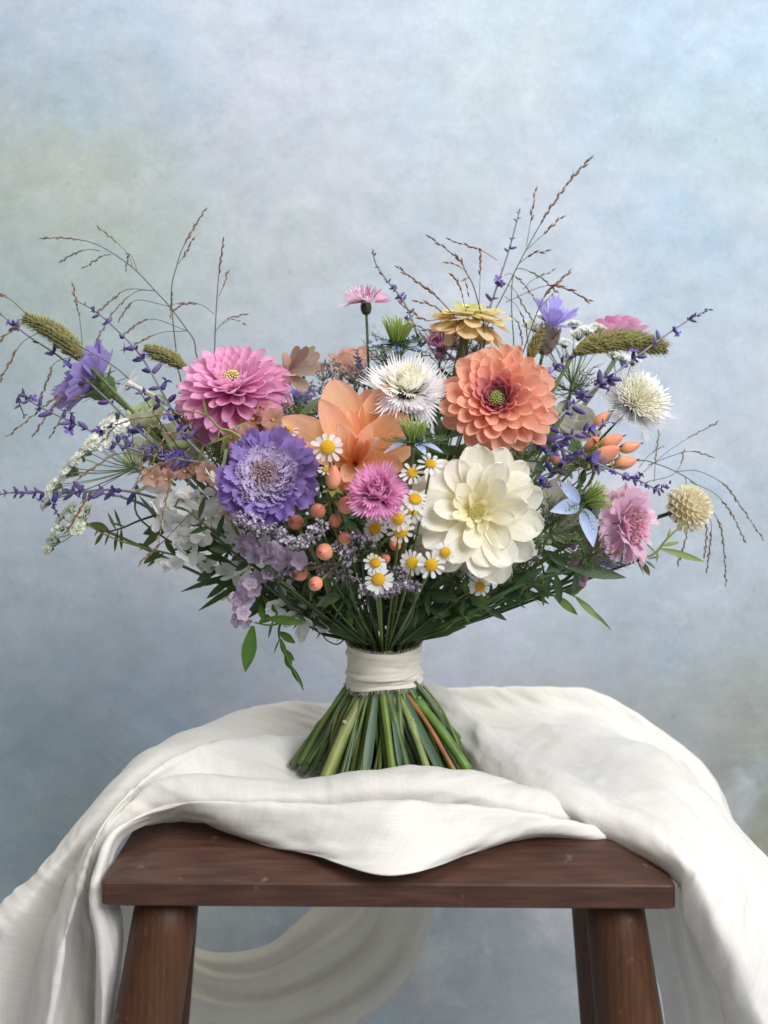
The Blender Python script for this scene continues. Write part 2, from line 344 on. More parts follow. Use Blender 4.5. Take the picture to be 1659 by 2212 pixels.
# ------------------------------------------------------------------ linen cloth
def linen_material(name, col, transl, sheer=0):
    m, nt, N, Lk = newmat(name)
    out = N.new('ShaderNodeOutputMaterial'); p = N.new('ShaderNodeBsdfPrincipled')
    uv = N.new('ShaderNodeUVMap')
    def thread(sx, sy, det):
        mp = N.new('ShaderNodeMapping'); mp.inputs['Scale'].default_value = (sx, sy, 1); Lk.new(uv.outputs[0], mp.inputs[0])
        n = N.new('ShaderNodeTexNoise'); n.inputs['Scale'].default_value = 1; n.inputs['Detail'].default_value = det; Lk.new(mp.outputs[0], n.inputs['Vector']); return n.outputs[0]
    a = thread(900, 26, 2); b = thread(26, 900, 2); big = thread(9, 9, 4)
    ad = N.new('ShaderNodeMath'); ad.operation = 'ADD'; Lk.new(a, ad.inputs[0]); Lk.new(b, ad.inputs[1])
    r = N.new('ShaderNodeMapRange'); r.inputs[1].default_value = .7; r.inputs[2].default_value = 1.3; r.inputs[3].default_value = .93; r.inputs[4].default_value = 1.035; Lk.new(ad.outputs[0], r.inputs[0])
    r2 = N.new('ShaderNodeMapRange'); r2.inputs[1].default_value = .3; r2.inputs[2].default_value = .7; r2.inputs[3].default_value = .95; r2.inputs[4].default_value = 1.04; Lk.new(big, r2.inputs[0])
    mu = N.new('ShaderNodeMath'); mu.operation = 'MULTIPLY'; Lk.new(r.outputs[0], mu.inputs[0]); Lk.new(r2.outputs[0], mu.inputs[1])
    hv = N.new('ShaderNodeHueSaturation'); hv.inputs['Color'].default_value = (*col, 1); Lk.new(mu.outputs[0], hv.inputs['Value'])
    Lk.new(hv.outputs[0], p.inputs['Base Color']); p.inputs['Roughness'].default_value = .8; p.inputs['Specular IOR Level'].default_value = .15; p.inputs['Sheen Weight'].default_value = .25
    wr = thread(34, 20, 5)
    bp0 = N.new('ShaderNodeBump'); bp0.inputs['Strength'].default_value = .42; bp0.inputs['Distance'].default_value = .006; Lk.new(wr, bp0.inputs['Height'])
    mpc = N.new('ShaderNodeMapping'); mpc.inputs['Scale'].default_value = (26, 15, 1); mpc.inputs['Rotation'].default_value = (0, 0, .6); Lk.new(uv.outputs[0], mpc.inputs[0])
    rg = N.new('ShaderNodeTexNoise'); rg.noise_type = 'RIDGED_MULTIFRACTAL'; rg.inputs['Scale'].default_value = 1; rg.inputs['Detail'].default_value = 3; rg.inputs['Distortion'].default_value = .6; Lk.new(mpc.outputs[0], rg.inputs['Vector'])
    bpc = N.new('ShaderNodeBump'); bpc.inputs['Strength'].default_value = .45; bpc.inputs['Distance'].default_value = .005; Lk.new(rg.outputs[0], bpc.inputs['Height']); Lk.new(bp0.outputs[0], bpc.inputs['Normal']); bp0 = bpc
    bp = N.new('ShaderNodeBump'); bp.inputs['Strength'].default_value = .22; bp.inputs['Distance'].default_value = .0005; Lk.new(ad.outputs[0], bp.inputs['Height'])
    Lk.new(bp0.outputs[0], bp.inputs['Normal']); Lk.new(bp.outputs[0], p.inputs['Normal'])
    t = N.new('ShaderNodeBsdfTranslucent'); Lk.new(hv.outputs[0], t.inputs[0])
    mx = N.new('ShaderNodeMixShader'); mx.inputs[0].default_value = transl
    Lk.new(p.outputs[0], mx.inputs[1]); Lk.new(t.outputs[0], mx.inputs[2])
    if sheer:
        tr = N.new('ShaderNodeBsdfTransparent'); ms = N.new('ShaderNodeMixShader'); ms.inputs[0].default_value = sheer
        Lk.new(mx.outputs[0], ms.inputs[1]); Lk.new(tr.outputs[0], ms.inputs[2]); Lk.new(ms.outputs[0], out.inputs[0])
    else: Lk.new(mx.outputs[0], out.inputs[0])
    return m
M_LINEN = linen_material('linen', srgb(244, 241, 235), .25)
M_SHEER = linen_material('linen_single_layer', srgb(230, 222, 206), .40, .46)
def fbm(x, y, s):
    return (math.sin(x*1.0+s)*math.cos(y*1.3-s*2)+.5*math.sin(x*2.3-y*1.7+s*3)+.3*math.sin(x*4.1+y*3.7+s*5))
def loft(name, lines, parent, mat, nu=150, nv=70, amp=.0012, seed=0, wr=(7, 16)):
    L = [[(at(*p) if len(p) == 3 else at(p[0], p[1], seatY(p[1])) + Vector((0, 0, .0050))) for p in ln] for ln in lines]
    L = [catmull(ln, nu) for ln in L]
    colsP = [catmull([ln[j] for ln in L], nv) for j in range(nu)]
    P = np.array([[list(colsP[j][i]) for j in range(nu)] for i in range(nv)])
    du = np.gradient(P, axis=1); dv = np.gradient(P, axis=0); nrm = np.cross(du, dv)
    nrm /= (np.linalg.norm(nrm, axis=2, keepdims=True)+1e-9)
    su = np.cumsum(np.linalg.norm(du, axis=2), axis=1); sv = np.cumsum(np.linalg.norm(dv, axis=2), axis=0)
    D = np.zeros((nv, nu)); off = Vector((seed*3.7, seed*1.3, seed*.7))
    for a_ in range(nv):
        for b_ in range(nu):
            q = Vector((su[a_, b_]*wr[0], sv[a_, b_]*wr[1], 0))+off
            n1_ = mnoise.noise(q); n2_ = mnoise.noise(q*2.3+Vector((9, 4, 0)))
            D[a_, b_] = 1.6*n1_+1.1*(0.35-abs(n2_))+.5*mnoise.noise(q*4.7)
    P = P+nrm*(D*amp)[..., None]
    g = Geo(); uvs = [[(su[i, j], sv[i, j]) for j in range(nu)] for i in range(nv)]
    g.grid([[Vector(P[i, j]) for j in range(nu)] for i in range(nv)], None, uvs)
    o = worldpart(name, g, mat, parent)
    so = o.modifiers.new('thick', 'SOLIDIFY'); so.thickness = .0009; so.offset = 0
    return o
cloth = thing('linen_cloth', 'crumpled off-white linen cloth draped over the stool and hanging down its sides', 'cloth', (0, 0, SEATZ))
A = [(248, 2330, -0.1), (265, 2070, -0.105), (250, 1960, -0.112), (230, 1885, -0.118), (266, 1811, -0.103), (372, 1783), (500, 1818), (660, 1858), (850, 1893, -0.162), (1010, 1856), (1170, 1820), (1370, 1822, -0.106)]
A1 = [(232, 2330, -0.122), (240, 2070, -0.13), (224, 1960, -0.133), (222, 1882, -0.128), (262, 1800, -0.113), (362, 1768, -0.092), (490, 1792, -0.115), (640, 1815, -0.129), (850, 1845, -0.152), (1040, 1808, -0.129), (1180, 1795, -0.116), (1370, 1814, -0.1)]
B = [(216, 2330, -0.13), (214, 2060, -0.135), (203, 1960, -0.137), (212, 1880, -0.13), (250, 1796, -0.117), (340, 1748, -0.104), (450, 1731, -0.116), (640, 1738, -0.122), (840, 1732, -0.128), (984, 1740, -0.122), (1130, 1754, -0.115), (1365, 1806, -0.096)]
V1 = [(208, 2330, -0.075), (212, 2060, -0.08), (212, 1950, -0.09), (225, 1860, -0.092), (268, 1796, -0.094), (350, 1776, -0.084), (455, 1776, -0.092), (640, 1784, -0.096), (840, 1784, -0.098), (984, 1784, -0.096), (1130, 1788, -0.094), (1360, 1802, -0.09)]
C0 = [(180, 2330, -0.086), (190, 2058, -0.088), (199, 1941, -0.094), (214, 1850, -0.095), (256, 1778, -0.092), (340, 1730, -0.086), (450, 1722, -0.095), (650, 1722, -0.101), (850, 1702, -0.104), (1000, 1714, -0.102), (1125, 1738, -0.098), (1350, 1792, -0.085)]
C = [(145, 2330, -0.098), (168, 2055, -0.097), (190, 1933, -0.1), (209, 1843, -0.098), (252, 1765, -0.091), (338, 1690, -0.074), (455, 1674, -0.074), (655, 1688, -0.08), (858, 1652, -0.078), (1000, 1667, -0.078), (1120, 1690, -0.08), (1340, 1778, -0.075)]
C2 = [(115, 2330, -0.11), (150, 2053, -0.107), (182, 1927, -0.106), (205, 1839, -0.0995), (251, 1759, -0.087), (352, 1708, -0.048), (472, 1700, -0.042), (640, 1712, -0.048), (860, 1722, -0.046), (1000, 1720, -0.046), (1120, 1716, -0.058), (1330, 1766, -0.065)]
D0 = [(95, 2330, -0.12), (138, 2051, -0.117), (175, 1922, -0.111), (201, 1835, -0.1), (250, 1753, -0.085), (350, 1676, -0.048), (478, 1630, -0.018), (640, 1668, -0.01), (830, 1678, 0.0), (970, 1680, 0.0), (1100, 1690, -0.02), (1320, 1745, -0.045)]
D = [(80, 2330, -0.126), (130, 2050, -0.123), (168, 1918, -0.114), (197, 1831, -0.101), (248, 1747, -0.083), (350, 1658, -0.044), (480, 1600, -0.002), (640, 1588, 0.03), (800, 1612, 0.055), (950, 1622, 0.055), (1100, 1656, 0.02), (1300, 1726, -0.03)]
V2 = [(40, 2330, -0.062), (85, 2060, -0.058), (132, 1938, -0.056), (182, 1842, -0.05), (246, 1766, -0.04), (356, 1688, -0.006), (490, 1634, 0.036), (645, 1610, 0.066), (800, 1598, 0.09), (950, 1598, 0.09), (1100, 1640, 0.055), (1290, 1700, -0.005)]
E0 = [(-60, 2330, -0.082), (-10, 2060, -0.078), (60, 1942, -0.07), (136, 1850, -0.056), (214, 1754, -0.034), (318, 1644, 0.004), (440, 1590, 0.05), (600, 1562, 0.085), (760, 1560, 0.105), (920, 1570, 0.105), (1100, 1616, 0.08), (1280, 1680, 0.02)]
E = [(-190, 2330, -0.07), (-95, 2060, -0.06), (-5, 1965, -0.045), (98, 1868, -0.03), (200, 1745, 0), (300, 1636, 0.04), (415, 1578, 0.08), (550, 1529, 0.11), (710, 1520, 0.12), (900, 1545, 0.12), (1100, 1600, 0.1), (1280, 1660, 0.04)]
E2 = [(-200, 2360, .0), (-100, 2120, .01), (0, 2000, .02), (110, 1890, .04), (210, 1790, .06), (310, 1690, .09), (420, 1620, .13), (550, 1570, .155), (710, 1560, .16), (900, 1575, .16), (1100, 1610, .14), (1280, 1680, .09)]
loft('front_drape', [A, A1, B, V1, C0, C, C2, D0, D, V2, E0, E, E2], cloth, M_LINEN, 220, 190, .0021, 3, (10, 24))
F0 = [(865, 1560, .07), (915, 1590, .045), (985, 1650, .012), (1050, 1712, -.028), (1140, 1752, -.058), (1235, 1790, -.078), (1322, 1834, -.094), (1402, 1872, -.112), (1470, 1916, -.128), (1486, 1975, -.115), (1530, 2075, -.115), (1612, 2270, -.115)]
F1 = [(870, 1510, .066), (930, 1538, .042), (1003, 1606, .008), (1060, 1674, -.036), (1142, 1716, -.071), (1236, 1757, -.096), (1318, 1812, -.108), (1400, 1852, -.13), (1464, 1898, -.148), (1476, 1970, -.15), (1520, 2072, -.15), (1600, 2270, -.15)]
F2 = [(890, 1474, 0.08), (955, 1484, 0.06), (1030, 1542, 0.026), (1100, 1606, -0.014), (1190, 1660, -0.054), (1288, 1724, -0.086), (1372, 1774, -0.112), (1440, 1820, -0.136), (1505, 1882, -0.16), (1540, 1960, -0.172), (1588, 2070, -0.177), (1676, 2270, -0.18)]
F3 = [(905, 1500, .115), (990, 1552, .10), (1082, 1612, .066), (1165, 1642, .03), (1258, 1672, -.012), (1350, 1714, -.052), (1438, 1766, -.088), (1508, 1824, -.116), (1578, 1898, -.14), (1628, 1976, -.15), (1688, 2084, -.152), (1780, 2270, -.15)]
F4 = [(950, 1566, .13), (1030, 1574, .12), (1100, 1572, .108), (1200, 1570, .082), (1285, 1596, .056), (1355, 1598, .042), (1432, 1624, .02), (1488, 1682, -.01), (1552, 1744, -.04), (1622, 1820, -.065), (1700, 1910, -.08), (1840, 2110, -.085)]
F5 = [(955, 1560, 0.15), (1030, 1568, 0.145), (1100, 1566, 0.135), (1200, 1562, 0.124), (1290, 1562, 0.122), (1366, 1612, 0.112), (1446, 1664, 0.09), (1500, 1716, 0.06), (1562, 1776, 0.03), (1632, 1852, 0.005), (1710, 1940, -0.015), (1850, 2140, -0.025)]
F5b = [(940, 1530, 0.185), (1000, 1535, 0.18), (1075, 1535, 0.175), (1165, 1530, 0.165), (1275, 1540, 0.155), (1362, 1566, 0.14), (1452, 1620, 0.11), (1524, 1686, 0.08), (1574, 1764, 0.05), (1648, 1862, 0.02), (1726, 1960, 0.0), (1850, 2140, 0)]
F6 = [(905, 1490, .19), (965, 1487, .19), (1050, 1484, .188), (1130, 1484, .184), (1260, 1491, .172), (1355, 1529, .16), (1455, 1599, .13), (1540, 1679, .1), (1582, 1769, .065), (1659, 1884, .035), (1740, 1990, .01), (1860, 2150, .01)]
F7 = [(905, 1530, .22), (965, 1530, .22), (1050, 1530, .22), (1130, 1532, .22), (1265, 1545, .21), (1365, 1590, .2), (1465, 1670, .17), (1550, 1750, .14), (1600, 1830, .11), (1670, 1940, .08), (1750, 2050, .06), (1870, 2200, .06)]
loft('side_drape', [F0, F1, F2, F3, F4, F5, F5b, F6, F7], cloth, M_LINEN, 200, 140, .0022, 11, (11, 22))
# the length that falls behind the stool, and its tail beside the legs
R = [[(226, 1935, .06), (222, 2080, .05), (236, 2200, .05), (240, 2400, .05)], [(262, 1920, .02), (268, 2060, .01), (282, 2180, .0), (280, 2400, .0)], [(300, 1910, .07), (330, 2060, .07), (330, 2180, .07), (320, 2400, .07)]]
loft('inner_drape', R, cloth, M_SHEER, 50, 40, .0012, 5, (3, 5))
W = [[(380, 2035, 0.215), (470, 2060, 0.205), (570, 2045, 0.2), (640, 1995, 0.205), (690, 1945, 0.21), (715, 1905, 0.215)], [(380, 2048, 0.205), (470, 2078, 0.192), (570, 2068, 0.188), (655, 2018, 0.19), (720, 1962, 0.2), (752, 1905, 0.205)], [(380, 2060, 0.1975), (470, 2098, 0.19), (570, 2092, 0.1875), (670, 2040, 0.19), (750, 1985, 0.195), (800, 1905, 0.2025)], [(380, 2078, 0.1925), (470, 2116, 0.1835), (572, 2112, 0.1815), (680, 2062, 0.1835), (772, 2000, 0.1875), (826, 1905, 0.1975)], [(380, 2105, 0.1975), (470, 2142, 0.1925), (578, 2142, 0.1915), (700, 2092, 0.1925), (798, 2015, 0.1975), (850, 1905, 0.2025)], [(380, 2140, 0.19), (470, 2172, 0.18), (582, 2174, 0.1775), (718, 2125, 0.18), (820, 2040, 0.1865), (880, 1905, 0.195)], [(380, 2180, 0.1975), (470, 2205, 0.1925), (590, 2206, 0.1925), (735, 2155, 0.1925), (845, 2062, 0.1975), (908, 1905, 0.2025)], [(380, 2230, 0.1925), (470, 2245, 0.185), (600, 2240, 0.1835), (752, 2180, 0.185), (868, 2080, 0.19), (932, 1905, 0.1975)], [(380, 2300, 0.2025), (480, 2300, 0.1975), (620, 2280, 0.1975), (775, 2205, 0.2), (890, 2095, 0.2025), (956, 1905, 0.2075)]]
loft('rear_drape', W, cloth, M_SHEER, 100, 80, .0016, 9, (4, 6))
T = [[(1372, 1925, .03), (1400, 2040, .02), (1432, 2160, .02), (1450, 2330, .02)],
     [(1420, 1925, .0), (1448, 2040, -.02), (1480, 2160, -.03), (1510, 2330, -.03)],
     [(1455, 1915, .04), (1480, 2040, .04), (1510, 2160, .04), (1545, 2330, .04)],
     [(1490, 1905, .0), (1520, 2040, -.03), (1560, 2160, -.05), (1610, 2330, -.06)],
     [(1540, 1905, .04), (1580, 2040, .02), (1640, 2160, .0), (1700, 2330, -.02)]]
loft('tail_drape', T, cloth, M_SHEER, 50, 60, .0010, 21, (4, 8))

# ================================================================== flowers
GREEN1, GREEN2, GREEN3, GREEN4 = srgb(98, 118, 62), srgb(66, 88, 56), srgb(126, 142, 86), srgb(62, 86, 74)
SAGE = srgb(118, 116, 128)
BC = at(828, 1445, 0.0); BZT = at(828, 1389, 0).z; BZB = at(828, 1474, 0).z   # tie point of the bouquet
STEMN = [0]
def stem_path(head, down, spread=None):
    k = STEMN[0]; STEMN[0] += 1
    ba = k*2.39996+.4; br = .0215*math.sqrt(((k*7) % 71+.5)/71)
    hv = Vector((head.x-BC.x, head.y-BC.y, 0)); ha = math.atan2(hv.y, hv.x)
    tr = min(.0262, .010+hv.length*.10)
    top = Vector((BC.x+tr*math.cos(ha), BC.y+tr*math.sin(ha)*.95, BZT+.001))
    mid = Vector((BC.x+br*math.cos(ba), BC.y+br*math.sin(ba), BZB+.004))
    k2 = 1+br/.0225*2.3
    er = br*k2+.004; ea = ba+rnd(-.38, .38)
    end = Vector((BC.x+er*math.cos(ea), BC.y+er*math.sin(ea), SEATZ+.013+rnd(0, .010)))
    dd = (Vector(down).normalized()+(top-head).normalized()*1.8).normalized(); q = head+dd*min(.03, (head-top).length*.25)
    m1 = q.lerp(top, .55)+Vector((0, 0, -.001))
    low = mid.lerp(end, .10); top2 = Vector((lerp(top.x, mid.x, .35), lerp(top.y, mid.y, .35), BC.z))
    if head.z < BZT+.055: return [head, head.lerp(top, .5), top, top2, mid, mid.lerp(end, .5), end]
    return [head, q, m1, top, top2, mid, mid.lerp(end, .5), end]
STEMC = [srgb(88, 106, 52), srgb(58, 80, 46), srgb(118, 130, 72), srgb(66, 90, 64), srgb(96, 116, 44), srgb(48, 70, 42), srgb(76, 96, 72), srgb(44, 62, 38)]
def stem(th, head, down, r=.0014, color=None, rb=None, cbot=None):
    g = Geo(); pts = stem_path(Vector(head), down); P = catmull(pts, 40)
    c0 = color or jit(random.choice(STEMC), .1); c1 = cbot or jit(mixc(random.choice(STEMC), srgb(128, 148, 78), rnd(0, .25)), .12)
    rb = rb or rnd(.0016, .0036)
    kn = [rnd(.60, .98) for _ in range(2)]
    def rad(t):
        b = r if t < .45 else lerp(r, rb, min(1, (t-.45)/.15))
        for k in kn: b += rb*.30*math.exp(-((t-k)/.008)**2)
        return b
    g.tube(P, rad, sides=8, c0=c0, c1=c1)
    return worldpart('stem', g, M_STEM, th)

VS = [0, .12, .28, .45, .62, .76, .87, .94, .98, 1.0]
PROF = {
    'dahlia': [(0, .40), (.2, .62), (.45, .88), (.65, 1), (.8, .98), (.88, .90), (.95, .70), (.98, .48), (1, .14)],
    'round': [(0, .22), (.25, .55), (.5, .9), (.7, 1), (.85, .9), (.94, .62), (1, .05)],
    'lance': [(0, .25), (.2, .7), (.4, 1), (.6, .9), (.8, .55), (.93, .2), (1, .01)],
    'strap': [(0, .4), (.3, .75), (.6, .98), (.8, 1), (.92, .85), (1, .15)],
    'fan': [(0, .15), (.3, .42), (.6, .78), (.8, .97), (1, 1.0)],
    'broad': [(0, .3), (.2, .58), (.42, .86), (.62, 1), (.78, .98), (.88, .86), (.95, .62), (.98, .42), (1, .10)],
    'ovate': [(0, .2), (.12, .55), (.35, 1), (.55, .92), (.75, .6), (.9, .28), (1, .02)],
    'long': [(0, .3), (.2, .6), (.42, .92), (.6, 1), (.76, .92), (.87, .72), (.95, .42), (.98, .24), (1, .03)],
}
def petal(prof='dahlia', W=.4, bend0=0, bend1=0, phi=(1.5, 1.0), nu=6, vs=VS, ruf=0, teeth=0, tooth=.12, colf=None, twist=0, seed=0, tipb=0):
    """unit-length petal along +x, upper face +z"""
    pr = PROF[prof]; px_, py_ = zip(*pr); g = Geo(); rows = []; cols = []; uvs = []
    rs = random.Random(seed); ph = rs.uniform(0, 6)
    cx = cz = 0; lv = 0
    for v in vs:
        th = bend0+bend1*v+tipb*max(0, (v-.5)/.5)**2; dv = v-lv; lv = v
        cx += math.cos(th)*dv; cz += math.sin(th)*dv
        w = W/2*float(np.interp(v, px_, py_)); f = max(.02, lerp(phi[0], phi[1], v))
        R = w/(f/2); row = []; cl = []; uu = []
        for j in range(nu+1):
            u = -1+2*j/nu; a = u*f/2
            y = R*math.sin(a); z = R*(1-math.cos(a))+ruf*W*(v**2)*math.sin(u*5+ph+v*3)*(abs(u)**.7)
            ext = 0
            if teeth and v > .55: ext = -tooth*((v-.55)/.45)**2*(.5+.5*math.cos(u*PI*teeth+ph))*(1.0+.3*math.sin(j*3.1+ph))-tooth*.6*u*u*((v-.55)/.45)**2
            x = cx+ext*math.cos(th)-z*math.sin(th); zz = cz+ext*math.sin(th)+z*math.cos(th)
            tw = twist*v; row.append(Vector((x, y*math.cos(tw)-(zz-cz)*math.sin(tw), cz+y*math.sin(tw)+(zz-cz)*math.cos(tw))))
            cl.append(colf(u, v) if colf else (1, 1, 1)); uu.append((u*.5+.5, v))
        rows.append(row); cols.append(cl); uvs.append(uu)
    g.grid(rows, cols, uvs)
    return g
def fringe(k=6, W=.7, split=.45, wid=.8, cup=.25, colf=None, seed=0, bend=.0):
    """floret that opens into k pointed lobes, along +x"""
    g = Geo(); rs = random.Random(seed); cf = colf or (lambda u, v: (1, 1, 1))
    def pt(r, a, lift=0):
        x = r*math.cos(a); y = r*math.sin(a); return Vector((x*math.cos(bend*r), y, cup*(y*y)/max(.05, W)*2+x*math.sin(bend*r)+lift))
    b = g.vert((0, -.02, 0), cf(0, 0), (.4, 0)); b2 = g.vert((0, .02, 0), cf(0, 0), (.6, 0))
    A = W; da = A/k
    prev = g.vert(pt(split, -A/2), cf(-1, split), (0, split))
    first = prev; arcs = [prev]
    for j in range(k):
        a0 = -A/2+j*da; am = a0+da/2; a1 = a0+da
        L = rs.uniform(.82, 1.0)*(1-.12*abs(am/(A/2))**2); lift = rs.uniform(-.03, .05)
        nx = g.vert(pt(split*rs.uniform(.92, 1.05), a1), cf(2*a1/A, split), (j/k, split))
        r1 = lerp(split, L, .5)
        m0 = g.vert(pt(r1, am-da*.40*wid, lift*.5), cf(2*am/A, r1), (j/k, r1)); m1 = g.vert(pt(r1, am+da*.40*wid, lift*.5), cf(2*am/A, r1), (j/k, r1))
        mc = g.vert(pt(r1, am, lift*.5-.02), cf(2*am/A, r1), (j/k, r1)); sc_ = g.vert(pt(split, am, -.03), cf(2*am/A, split), (j/k, split))
        tp = g.vert(pt(L, am+rs.uniform(-.1, .1)*da, lift), cf(2*am/A, 1), (j/k, 1))
        g.f += [(prev, sc_, mc, m0), (sc_, nx, m1, mc), (m0, mc, tp), (mc, m1, tp)]
        arcs += [sc_, nx]; prev = nx
    for i in range(len(arcs)-1): g.f.append((b if i < len(arcs)/2 else b2, arcs[i], arcs[i+1])[::-1])
    g.f.append((b, arcs[len(arcs)//2], b2))
    return g
def calyx(th, r, h, color, n=9, mat=None, name='calyx', z0=0, flare=.35):
    """green cup under a head (local z is the flower's axis, cup hangs below)"""
    g = Geo()
    g.blob(TR(0, 0, z0-h) @ SC(r, r, h*1.05), color, color, 10, 6, lambda t: math.sin(PI*min(1, t*.62+.08))**.8)
    le = petal('lance', .45, .2, -flare, (.6, .4), nu=2, vs=[0, .3, .6, .85, 1])
    for i in range(n):
        g.add(le, RZ(2*PI*i/n+rnd(-.1, .1)) @ TR(r*.75, 0, z0-h*.35) @ RY(-.5+rnd(-.2, .2)) @ SC(r*1.0, r*1.1, r), jit(color, .12))
    return part(name, g.mesh(name, M_LEAF), th)

def dahlia(name, label, pos, axis, R, n, mats, elev, lens, widf, cfun, variants, tight=1.0, rb=.10, hb=.28, eye=None, stem_r=.0022, roll=0, cat='dahlia', jit_e=.06, group=None, pw=.9, rb0=.0, jr=.16):
    th = thing(name, label, cat, pos, frame_of(axis, roll), group)
    mes = [v.mesh('petal', mats) for v in variants]
    for i in range(n):
        t = (i+.5)/n
        e = lerp(elev[0], elev[1], t**pw)+rnd(-jit_e, jit_e)
        L = R*float(np.interp(t, *zip(*lens)))*rnd(.95, 1.05); Wd = R*float(np.interp(t, *zip(*widf)))*rnd(.94, 1.06)
        m = RZ(i*2.39996+rnd(-.07, .07)) @ TR(R*(rb0+(rb-rb0)*t**.6), 0, -hb*R*t) @ RY(-e) @ RX(rnd(-jr, jr)) @ RZ(rnd(-jr, jr)*.4) @ SC(L, Wd, Wd*rnd(.8, 1.05)+.1*L)
        part('petal', random.choice(mes), th, m, cfun(t))
    if eye: eye(th)
    calyx(th, R*.24, R*.25, srgb(96, 120, 64), 8, z0=-hb*R*.95)
    down = -(frame_of(axis) @ Vector((0, 0, 1)))
    stem(th, Vector(pos)+down*R*.4, down, stem_r)
    return th
def dome_eye(th, r, h, c0, c1, n=60, z=0, sz=.1, name='centre'):
    g = Geo()
    for i in range(n):
        t = math.sqrt((i+.5)/n); a = i*2.39996
        g.blob(TR(r*t*math.cos(a), r*t*math.sin(a), z+h*(1-t*t)) @ RZ(a) @ RY(t*.8) @ SC(r*sz*1.1, r*sz*1.1, r*sz*2.2), mixc(c0, c1, t), mixc(c0, c1, t), 5, 4)
    return part(name, g.mesh(name, M_BUD), th, kind='stuff')

# ---- pink dahlia
cpk = lambda u, v: mixc(mixc((.92, .60, .80), (1, 1, 1), min(1, v*1.1)), (1.04, 1.14, 1.08), max(0, abs(u)-.5)*1.4)
pk = [petal('dahlia', 1.0, .02, b, (p, p*.42), colf=cpk, seed=s, tipb=tb, nu=8, ruf=.035, twist=tw) for s, (b, p, tb, tw) in enumerate([(.15, 2.9, .5, .1), (.3, 2.6, .3, -.2), (.1, 3.1, .6, .2), (.25, 2.3, .2, -.1), (.4, 2.7, .0, .3), (-.05, 3.0, .4, -.3), (.2, 2.1, -.2, .05)])]
def pink_c(t):
    c = mixc(srgb(244, 176, 216), srgb(236, 152, 204), min(1, t*1.1)); 
    if t < .03: c = srgb(244, 224, 190)
    return jit(c, .05)
dahlia('dahlia', 'large pink ball dahlia tilted up beside the brown dried flower', at(503, 828, -.03), (-.03, -.62, .78), mm(112, -.03), 165, M_PETAL,
       (1.32, -.75), [(0, .20), (.08, .38), (.3, .78), (.6, 1.0), (1, 1.06)], [(0, .09), (.12, .19), (.4, .30), (1, .36)], pink_c, pk, rb=.20, hb=.26, rb0=.13, pw=.85, jit_e=.12,
       eye=lambda th: dome_eye(th, mm(17), mm(12), srgb(196, 190, 80), srgb(240, 232, 170), 46, z=mm(14), sz=.14))
# ---- peach dahlia
cpe = lambda u, v: mixc(mixc((1.0, .93, .70), (1, 1, 1), min(1, v*1.3)), (1.08, 1.20, 1.22), min(1, max(0, abs(u)-.5)*1.6+max(0, v-.85)*2))
pe = [petal('dahlia', 1.0, .0, b, (p, p*.45), colf=cpe, seed=s, tipb=tb, nu=8, ruf=.04, twist=tw) for s, (b, p, tb, tw) in enumerate([(.30, 2.2, .5, .1), (.4, 1.9, .3, -.2), (.2, 2.5, .6, .2), (.3, 1.7, .2, -.1), (.45, 2.3, .1, .3), (.1, 2.6, .3, -.25), (.2, 1.8, -.2, .05)])]
def peach_c(t):
    if t < .26: c = mixc(srgb(176, 58, 92), srgb(208, 92, 110), t*3.8)
    elif t < .46: c = mixc(srgb(212, 98, 112), srgb(244, 160, 130), (t-.26)*5)
    else: c = mixc(srgb(245, 170, 132), srgb(241, 164, 130), (t-.3)/.7)
    return jit(c, .045)
dahlia('dahlia', 'large salmon peach dahlia with red and green eye facing the viewer', at(1075, 860, -.065), (-.16, -.93, .30), mm(110, -.08), 108, M_PETAL,
       (1.45, -.16), [(0, .17), (.1, .24), (.26, .38), (.48, .66), (.75, .92), (1, 1.05)], [(0, .07), (.1, .13), (.25, .22), (.5, .33), (1, .44)], peach_c, pe, rb=.24, hb=.20, rb0=.13, jr=.08, jit_e=.04,
       eye=lambda th: dome_eye(th, mm(14), mm(7), srgb(150, 166, 90), srgb(190, 196, 120), 50, z=mm(4), sz=.15))
# ---- white dahlia
cwh = lambda u, v: mixc((.99, .93, .60), (1, 1, 1), min(1, .08+v*1.35))
wh = [petal('broad', 1.0, .0, b, (p, p*.5), colf=cwh, twist=tw*1.3, seed=s, nu=8, ruf=.05) for s, (b, p, tw) in enumerate([(.30, 1.5, .1), (.10, 1.1, -.2), (.5, 1.7, .25), (-.25, 1.0, -.15), (.25, 2.0, .35), (-.1, 1.3, -.3)])]
dahlia('dahlia', 'large open creamy white dahlia beside the small daisies', at(1030, 1105, -.10), (-.05, -.97, .2), mm(136, -.12), 46, M_PETAL,
       (1.12, -.12), [(0, .22), (.15, .32), (.3, .56), (.5, .82), (1, 1.06)], [(0, .12), (.15, .17), (.3, .30), (.5, .46), (.7, .54), (1, .58)],
       lambda t: jit(mixc(srgb(244, 232, 168), srgb(246, 242, 226), min(1, t*2.6)), .025), wh, rb=.18, hb=.18, jit_e=.2, pw=.75, rb0=.07, jr=.22,
       eye=lambda th: dome_eye(th, mm(15), mm(7), srgb(206, 194, 104), srgb(236, 226, 150), 90, z=mm(5), sz=.10))
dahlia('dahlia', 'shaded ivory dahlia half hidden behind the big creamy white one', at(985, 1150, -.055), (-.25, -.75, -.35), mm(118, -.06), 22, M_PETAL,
       (.5, -.2), [(0, .7), (1, 1.05)], [(0, .36), (1, .48)], lambda t: jit(srgb(226, 220, 204), .03), wh, rb=.14, hb=.15)
